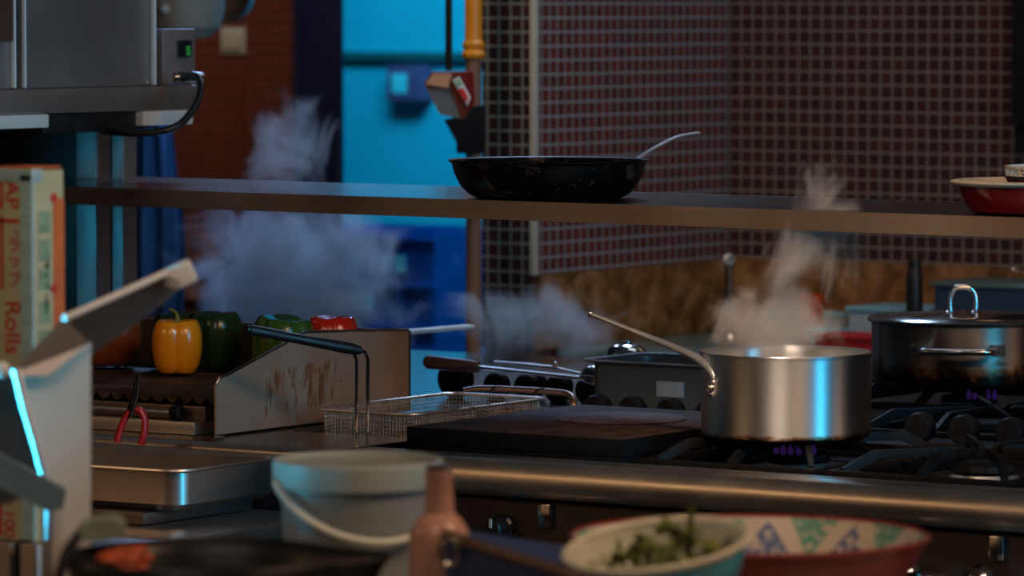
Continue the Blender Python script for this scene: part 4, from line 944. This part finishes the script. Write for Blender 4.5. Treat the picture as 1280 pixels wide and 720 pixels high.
t = thing('blue_bowl', 'smaller bowl blue outside and cream inside holding green herbs', 'bowl', (c.x, c.y, c.z - 0.07))
G().lathe([(0, -0.072), (0.048, -0.072), (0.052, -0.064), (0.084, -0.036), (rb, -0.003), (rb, 0), (rb - 0.001, 0.0005)], 72, TT).out('outer_wall', 'bowlblue', t)
G().lathe([(rb - 0.001, 0.0005), (rb - 0.004, 0.0), (0.080, -0.034), (0.048, -0.054), (0, -0.056)], 72, TT).out('inner_wall', 'bowlcream', t)
G().lathe([(rb - 0.006, -0.0010), (rb - 0.001, 0.0035), (rb + 0.0035, 0.001), (rb + 0.001, -0.004)], 72, TT, closed=True).out('rim', 'bowlcream', t)
g = G(); random.seed(11)
for i in range(130):
    a = random.uniform(0, 6.28); rr = 0.066 * math.sqrt(random.random())
    hgt = -0.030 + 0.046 * (1 - (rr / 0.066) ** 2) * random.random()
    o = TT @ V((rr * math.cos(a) + 0.008, rr * math.sin(a) + 0.004, hgt))
    d = V((random.uniform(-1, 1), random.uniform(-1, 1), random.uniform(0.0, 0.9))).normalized(); x, y = frame_of(d); L = random.uniform(0.016, 0.030); W_ = L * 0.28
    pts = [o, o + d * L * .35 + x * W_, o + d * L * .75 + x * W_ * .7, o + d * L, o + d * L * .75 - x * W_ * .7, o + d * L * .35 - x * W_]
    g.prism(pts, y * 0.0008)
for dx in (0.03, 0.034):
    o = TT @ V((dx, 0.02, -0.02)); g.tube([o, o + V((0.002, 0, 0.03)), o + V((0.004, 0.001, 0.052))], [0.0025, 0.002, 0.0012], 6)
tag(g.out('herb_heap', 'leaf', smooth=False), 'heap of green and yellow herb leaves in the blue bowl', 'herbs', None, 'stuff')
c3 = c.copy()
t = thing('bowl_stand', 'low steel stand under the small blue bowl', 'stand', (c.x, c.y, 0.8705))
G().lathe([(0, 0.8705), (0.055, 0.8705), (0.050, c.z - 0.085), (0.035, c.z - 0.074), (0, c.z - 0.074)], 32, AT(c.x + 0.004, c.y - 0.004, 0)).out('body', 'steel_dull', t)

# ------------------------------------------------------------ background: gas pipe, alarm, far room
t = thing('gas_pipe', 'ochre yellow gas pipe with coupling rising left of the mosaic pillar', 'pipe', (-1.82, 2.62, 0))
px_, py_ = PROJ(592, 60, 10.0).x, PROJ(592, 60, 10.0).y
def pz(y): return PROJ(592, y, 10.0).z
t.location = (px_, py_, 0)
G().tube([(px_, py_, pz(70)), (px_, py_, 2.88)], 0.0185, 20).out('upper_pipe', 'yellowpipe', t)
G().lathe([(0.017, 0), (0.024, 0.004), (0.026, 0.012), (0.020, 0.020), (0.024, 0.026), (0.024, 0.034), (0.018, 0.040), (0.0, 0.040), (0, 0)], 24, AT(px_, py_, pz(68) - 0.01)).out('coupling', 'yellowpipe', t)
G().tube([(px_, py_, 0.001), (px_, py_, pz(72))], 0.0165, 20).out('lower_pipe', 'pipebrown', t)
G().box(px_ - 0.022, px_ + 0.020, py_ - 0.035, py_ + 0.02, pz(192), pz(132), 0.004).out('valve_box', 'matteblack', t)
G().prism([PROJ(555, 150, 9.93), PROJ(600, 138, 9.93), PROJ(603, 192, 9.93), PROJ(578, 192, 9.93)], VF * 0.02).out('valve_arm', 'matteblack', t)
t = thing('fire_alarm_box', 'red angular box with green and white sign hanging on a rod', 'alarm box', PROJ(562, 118, 9.8))
q = lambda x, y, d=9.8: PROJ(x, y, d - 0.4 if d > 10 else d)
G().prism([q(532, 110), q(560, 95), q(575, 148), q(550, 143)], VF * 0.05).out('grey_side', 'gnpan', t)
G().prism([q(530, 104), q(540, 90), q(592, 89), q(594, 128), q(578, 150), q(560, 112), q(534, 111)], VF * 0.055 + V((0, 0, 0.001))).out('housing', 'redenamel', t)
G().prism([q(531, 105, 10.19), q(541, 92, 10.19), q(565, 92, 10.19), q(560, 110, 10.19)], VF * 0.008).out('top_panel', 'copperrim', t)
G().prism([q(566, 100, 10.17), q(574, 96, 10.17), q(588, 122, 10.17), q(584, 132, 10.17)], VF * 0.006).out('sign_plate', 'sticker', t)
G().prism([q(567, 101, 10.16), q(574, 98, 10.16), q(578, 106, 10.16), q(572, 109, 10.16)], VF * 0.003).out('green_mark', 'cardgreen', t)
G().prism([q(573, 112, 10.16), q(579, 109, 10.16), q(586, 122, 10.16), q(583, 129, 10.16)], VF * 0.003).out('red_mark', 'redplastic', t)
rt = q(561, 88, 10.22)
G().tube([rt, (rt.x, rt.y, 2.88)], 0.0075, 12).out('hanging_rod', 'iron', t)
t = thing('call_point', 'dark red square box with pale centre on the far blue wall', 'wall box', PROJ(505, 104, 14.55))
cc = at_y(505, 104, 5.93); 
G().box(cc.x - 0.065, cc.x + 0.065, 5.93, 5.998, cc.z - 0.055, cc.z + 0.055, 0.006).out('housing', 'purplebox', t)
G().box(cc.x - 0.045, cc.x + 0.012, 5.925, 5.93, cc.z - 0.032, cc.z + 0.030, 0.002).out('window', 'sticker', t)
# crates
cw, chh = 0.46, 0.315
for i in range(3):
    lab = ['blue plastic crate on the floor, lowest of its stack', 'blue plastic crate in the middle of the stack', 'blue plastic crate with pale stickers on top of the stack'][i]
    bx, by, bz = -4.16, 5.02, 0.001 + i * (chh + 0.002)
    t = thing('plastic_crate', lab, 'crate', (bx + cw / 2, by + 0.18, bz), 'stacked blue crates in the back room')
    g = G()
    for a in [(0, cw, 0, 0.012, 0.0, chh), (0, cw, 0.348, 0.36, 0, chh), (0, 0.012, 0.012, 0.348, 0, chh), (cw - 0.012, cw, 0.012, 0.348, 0, chh), (0.012, cw - 0.012, 0.012, 0.348, 0, 0.01)]:
        g.box(bx + a[0], bx + a[1], by + a[2], by + a[3], bz + a[4], bz + a[5])
    g.out('walls', 'crate', t)
    g = G()
    for z in (0.03, 0.15, 0.285): g.box(bx - 0.006, bx + cw + 0.006, by - 0.008, by - 0.001, bz + z, bz + z + 0.016, 0.002)
    for x in (0.0, 0.11, 0.22, 0.33, 0.44): g.box(bx + x, bx + x + 0.014, by - 0.007, by - 0.001, bz + 0.047, bz + 0.149)
    g.out('ribs', 'crate', t)
    if i == 2:
        for (p0, p1, q0, q1) in ((447, 467, 315, 341), (479, 484, 318, 338), (490, 500, 316, 338), (508, 523, 315, 336), (455, 481, 362, 388)):
            a_, b_ = PROJ(p0, q0, 13.7), PROJ(p1, q1, 13.7)
            s0 = bx + 0.155 + (p0 - 447) * 0.0028; s1 = s0 + (p1 - p0) * 0.0028
            G().box(s0, s1, by - 0.011, by - 0.009, b_.z, a_.z).out('sticker', 'sticker', t)
# things at the upper left wall
t = thing('wall_switch', 'small pale square plate on the red tiles at upper left', 'wall plate', PROJ(291, 51, 13.1))
c = at_y(291, 51, 4.39); G().box(c.x - 0.042, c.x + 0.042, 4.388, 4.398, c.z - 0.037, c.z + 0.037, 0.003).out('plate', 'whitedim', t)
G().box(c.x - 0.030, c.x + 0.030, 4.380, 4.3875, c.z - 0.025, c.z + 0.025, 0.002).out('insert', 'whitedim', t)
c = PROJ(232, 10, 11.0)
t = thing('hanging_colander', 'pale rounded pot hanging behind the appliance at upper left', 'pot', c)
G().lathe([(0, -0.075), (0.05, -0.07), (0.078, -0.045), (0.088, 0.0), (0.088, 0.10), (0.092, 0.104), (0.084, 0.104), (0.084, 0.0), (0, -0.06)], 40, Matrix.Translation(c + VF * 0.05)).out('body', 'whitedim', t)
G().sphere(c - VR * 0.045 - VF * 0.035 + V((0, 0, -0.002)), 0.012).out('knob', 'white', t)
G().tube([c + VF * 0.05 + V((0, 0, 0.10)), V((c.x, c.y, 2.88)) + VF * 0.05], 0.006, 8).out('hanging_rod', 'steel_dull', t)
c = PROJ(295, 2, 12.0)
t = thing('hanging_pan', 'round dark pan hung at the top left above the pale plate', 'pan', c)
G().lathe([(0, 0), (0.055, 0.0), (0.07, 0.03), (0.067, 0.03), (0, 0.006)], 32, Matrix.Translation(c) @ Matrix.Rotation(R(70), 4, 'X')).out('body', 'steel_dull', t)
G().tube([c + V((0, 0, .05)), (c.x, c.y, 2.88)], 0.006, 8).out('hanging_rod', 'steel_dull', t)
# apron
t = thing('hanging_apron', 'blue cloth apron hanging behind the steel uprights', 'apron', PROJ(190, 280, 10.4))
g = G(); n = 26; rows = 14
grid = []
for j in range(rows + 1):
    v = j / rows; yy = 150 + v * 245; half0 = 26 + 18 * min(1, v * 1.4); cxp = 186 + 8 * v
    if v > 0.55: half0 -= (v - 0.55) * 22
    row = []
    for i in range(n + 1):
        s_ = i / n * 2 - 1
        p = PROJ(cxp + s_ * half0, yy, 10.4) + VF * (0.018 * math.sin(s_ * 9 + v * 2) + 0.03 * s_ * s_)
        row.append(p)
    grid.append(row)
va = [[g.bm.verts.new(p) for p in r_] for r_ in grid]; vb = [[g.bm.verts.new(p + VF * 0.004) for p in r_] for r_ in grid]
for j in range(rows):
    for i in range(n):
        g.bm.faces.new((va[j][i], va[j][i + 1], va[j + 1][i + 1], va[j + 1][i])); g.bm.faces.new((vb[j][i + 1], vb[j][i], vb[j + 1][i], vb[j + 1][i + 1]))
for j in range(rows):
    g.bm.faces.new((va[j][0], va[j + 1][0], vb[j + 1][0], vb[j][0])); g.bm.faces.new((va[j][n], vb[j][n], vb[j + 1][n], va[j + 1][n]))
for i in range(n):
    g.bm.faces.new((va[0][i], vb[0][i], vb[0][i + 1], va[0][i + 1])); g.bm.faces.new((va[rows][i], va[rows][i + 1], vb[rows][i + 1], vb[rows][i]))
g.out('cloth', 'apron', t)
p = PROJ(188, 150, 10.41); G().tube([p - V((0, 0, 0.01)), V((p.x, p.y, 2.88))], 0.004, 8).out('hanging_cord', 'apron', t)

# back counter and what stands on it
t = thing('back_counter', 'teal topped counter running along the mosaic walls at the back', 'counter', (0.5, 2.8, 0))
G().box(-1.590, 3.5, 2.46, 3.160, 0.838, 0.860, 0.003).out('counter_top', 'tealtop', t)
G().box(-1.58, 3.5, 2.52, 3.155, 0.03, 0.837).out('body', 'steel_dark', t)
# tap
c = at_y(912, 380, 2.93)
t = thing('water_tap', 'slim chrome water tap on the back counter against the mosaic wall', 'tap', (c.x, c.y, 0.8605))
G().lathe([(0, 0.8605), (0.022, 0.8605), (0.020, 0.870), (0.010, 0.874), (0, 0.874)], 20, AT(c.x, c.y, 0)).out('base', 'steel_bright', t)
zt = at_y(912, 322, 2.93).z
G().tube(smooth_path([(c.x, c.y, 0.873), (c.x, c.y, zt - 0.03), (c.x, c.y, zt - 0.008), (c.x + 0.012, c.y - 0.015, zt), (c.x + 0.03, c.y - 0.04, zt + 0.002)], 5), 0.007, 12).out('spout', 'steel_dark', t)
G().sphere((c.x, c.y - 0.004, zt - 0.004), 0.013).out('lever_ball', 'white', t)
def bowl_thing(name, lab, px, py_base, yy, r, h, m, cat='bowl'):
    c = at_y(px, py_base, yy)
    t = thing(name, lab, cat, (c.x, c.y, 0.8605))
    G().lathe([(0, 0), (r * .6, 0), (r * .85, h * .4), (r, h), (r * .96, h), (r * .8, h * .42), (r * .5, h * .1), (0, h * .08)], 36, AT(c.x, c.y, 0.8605)).out('body', m, t)
    G().lathe([(r * .97, h), (r * 1.04, h), (r * 1.04, h + 0.006), (r * .97, h + 0.006)], 36, AT(c.x, c.y, 0.8605), closed=True).out('rim', m, t)
    return t
M['orangeplastic'] = mat('orange_plastic', (0.55, 0.09, 0.015), 0.4, 0, 0.1, 10)
M['redbox'] = mat('deep_red_plastic', (0.40, 0.015, 0.02), 0.4, 0, 0.1, 10)
bowl_thing('orange_bowl', 'orange plastic bowl on the back counter seen through steam', 1012, 420, 3.05, 0.036, 0.088, 'orangeplastic')
bowl_thing('teal_bowl', 'shallow pale teal bowl before the orange bowl', 1035, 430, 2.86, 0.055, 0.030, 'paleblue')
def tray_thing(name, lab, p0, p1, yy, yd, z0, z1, m, cat='container', lidm=None):
    a, b = at_y(p0, 400, yy), at_y(p1, 400, yy)
    t = thing(name, lab, cat, ((a.x + b.x) / 2, yy, z0))
    g = G(); w_ = 0.004
    g.box(a.x, b.x, yy, yy + w_, z0, z1); g.box(a.x, b.x, yy + yd - w_, yy + yd, z0, z1); g.box(a.x, a.x + w_, yy + w_, yy + yd - w_, z0, z1); g.box(b.x - w_, b.x, yy + w_, yy + yd - w_, z0, z1); g.box(a.x + w_, b.x - w_, yy + w_, yy + yd - w_, z0, z0 + w_)
    g.out('body', m, t)
    G().box(a.x - 0.008, b.x + 0.008, yy - 0.008, yy + yd + 0.008, z1 + 0.0005, z1 + 0.009, 0.002).out('lid', lidm or m, t)
    return t
tray_thing('red_container', 'low red container on the back counter above the lidded pot', 1018, 1100, 2.62, 0.10, 0.8605, 0.895, 'redbox')
tray_thing('pale_container', 'grey container with pale blue lid behind the red one', 1062, 1160, 2.86, 0.16, 0.8605, 0.938, 'label', lidm='paleblue')
tray_thing('storage_box', 'large dark blue box with teal lid at the right back', 1168, 1300, 2.84, 0.22, 0.8605, 1.000, 'navybox', lidm='tealtop')
tray_thing('slate_container', 'slate grey tub behind the pale lidded container', 960, 1050, 3.08, 0.06, 0.8605, 0.905, 'label', lidm='paleblue')
c = at_y(1143, 385, 2.80); zt = at_y(1143, 326, 2.80).z
t = thing('sauce_bottle', 'tall black bottle standing left of the dark blue box', 'bottle', (c.x, 2.80, 0.8605))
G().lathe([(0, 0.8605), (0.0165, 0.8605), (0.018, 0.864), (0.018, zt - 0.035), (0.0155, zt - 0.020), (0.0145, zt - 0.018), (0, zt - 0.018)], 28, AT(c.x, 2.80, 0)).out('body', 'rubber', t)
G().lathe([(0, zt - 0.0175), (0.0150, zt - 0.0175), (0.0145, zt), (0, zt)], 24, AT(c.x, 2.80, 0)).out('cap', 'black', t)
c = PROJ(1285, 372, 10.15)
t = thing('wire_whisk', 'wire whisk lying on the dark blue box at the right edge', 'whisk', (c.x, c.y, 1.0095))
c = at_y(1280, 372, 2.93); 
for k in range(5):
    a = math.pi * k / 5
    o = V((c.x, 2.93, 1.030)); pts = []
    for i in range(13):
        q = math.pi * i / 12; rr = 0.018 * math.sin(q) ** 0.8; pts.append(o + V((-0.035 * math.cos(q) * -1, 0, 0)) * -1 + V((0, math.cos(a) * rr, math.sin(a) * rr)))
    G().tube(pts, 0.0012, 6).out('wire', 'steel_bright', t)
G().tube([(c.x + 0.034, 2.93, 1.03), (c.x + 0.13, 2.93, 1.025)], 0.008, 10).out('grip', 'steel', t)

c = at_y(1268, 100, 3.10); zb2 = at_y(1268, 192, 3.10).z
t = thing('wall_cabinet', 'black box hung on the mosaic wall at the top right edge', 'wall cabinet', (c.x + 0.15, 3.13, zb2))
G().box(c.x, c.x + 0.30, 3.085, 3.1885, zb2 + 0.06, 2.2, 0.006).out('body', 'matteblack', t)
G().box(c.x - 0.012, c.x + 0.30, 3.12, 3.1885, zb2, zb2 + 0.0595, 0.006).out('bottom_panel', 'matteblack', t)
# ------------------------------------------------------------ steam
def steam(name, lab, c, rad, dens, scale, thr, stretch=(1, 1, 1), seed=0.0, tilt=0.0, color=(1, 1, 1), soft=0.25, aniso=0.3):
    """an ellipsoid of real scattering vapour whose density follows drifting noise"""
    g = G(); g.sphere((0, 0, 0), 1.0, seg=32)
    m = bpy.data.materials.new('vapour'); m.use_nodes = True; nt = m.node_tree; nt.nodes.clear()
    out = N(nt, 'ShaderNodeOutputMaterial'); pv = N(nt, 'ShaderNodeVolumePrincipled')
    nt.links.new(pv.outputs[0], out.inputs['Volume'])
    pv.inputs['Color'].default_value = (*color, 1); pv.inputs['Anisotropy'].default_value = aniso
    tc = N(nt, 'ShaderNodeTexCoord')
    ln = N(nt, 'ShaderNodeVectorMath', operation='LENGTH'); nt.links.new(tc.outputs['Object'], ln.inputs[0])
    fall = N(nt, 'ShaderNodeMath', operation='MULTIPLY_ADD'); nt.links.new(ln.outputs['Value'], fall.inputs[0])
    fall.inputs[1].default_value = -soft; fall.inputs[2].default_value = soft * thr - 0.5
    mp = N(nt, 'ShaderNodeMapping'); mp.inputs['Scale'].default_value = (rad[0] * stretch[0], rad[1] * stretch[1], rad[2] * stretch[2]); mp.inputs['Location'].default_value = (seed, seed * 0.7, -seed)
    nt.links.new(tc.outputs['Object'], mp.inputs[0])
    nz = N(nt, 'ShaderNodeTexNoise'); nz.inputs['Scale'].default_value = scale; nz.inputs['Detail'].default_value = 4; nz.inputs['Roughness'].default_value = 0.55; nz.inputs['Distortion'].default_value = 0.9
    nt.links.new(mp.outputs[0], nz.inputs['Vector'])
    sm = N(nt, 'ShaderNodeMath', operation='ADD'); nt.links.new(nz.outputs['Fac'], sm.inputs[0]); nt.links.new(fall.outputs[0], sm.inputs[1])
    mr = N(nt, 'ShaderNodeMapRange', interpolation_type='SMOOTHSTEP'); nt.links.new(sm.outputs[0], mr.inputs[0])
    mr.inputs[1].default_value = 0.0; mr.inputs[2].default_value = 0.22; mr.inputs[3].default_value = 0; mr.inputs[4].default_value = dens
    nt.links.new(mr.outputs[0], pv.inputs['Density'])
    o = g.out(name, m)
    o.location = c; o.scale = rad; o.rotation_euler = (0, tilt, R(34))
    tag(o, lab, 'steam', None, 'stuff')
    return o
def sp(px, py, d): return PROJ(px, py, d)
# soft: how fast density falls outwards; thr: radius (0..1) at which noise alone decides
steam('steam', 'thick bluish steam billowing behind the peppers under the shelf', sp(376, 350, 9.75), (0.34, 0.14, 0.23), 13.0, 8, 0.78, seed=1.3, soft=0.55, color=(0.78, 0.88, 1))
steam('steam', 'bluish steam rising above the shelf before the navy door', sp(358, 205, 9.75), (0.17, 0.10, 0.25), 9.0, 11, 0.50, (1, 1, 0.7), 4.1, tilt=R(12), soft=0.55)
steam('steam', 'pale grey steam drifting behind the ladle and griddle', sp(668, 400, 9.3), (0.24, 0.12, 0.13), 10.0, 11, 0.62, seed=7.7, soft=0.6)
steam('steam', 'warm dense steam sitting over the mouth of the saucepan', sp(962, 414, 7.42), (0.14, 0.12, 0.10), 13.0, 14, 0.72, seed=2.9, soft=0.6, aniso=-0.1, color=(1, 0.86, 0.74))
steam('steam', 'thin wisp of steam curling up from the saucepan past the shelf', sp(1008, 310, 7.36), (0.12, 0.06, 0.27), 20.0, 14, 0.56, (1, 1, 0.5), 5.2, tilt=R(12), soft=0.5, aniso=-0.1, color=(1, 0.86, 0.76))
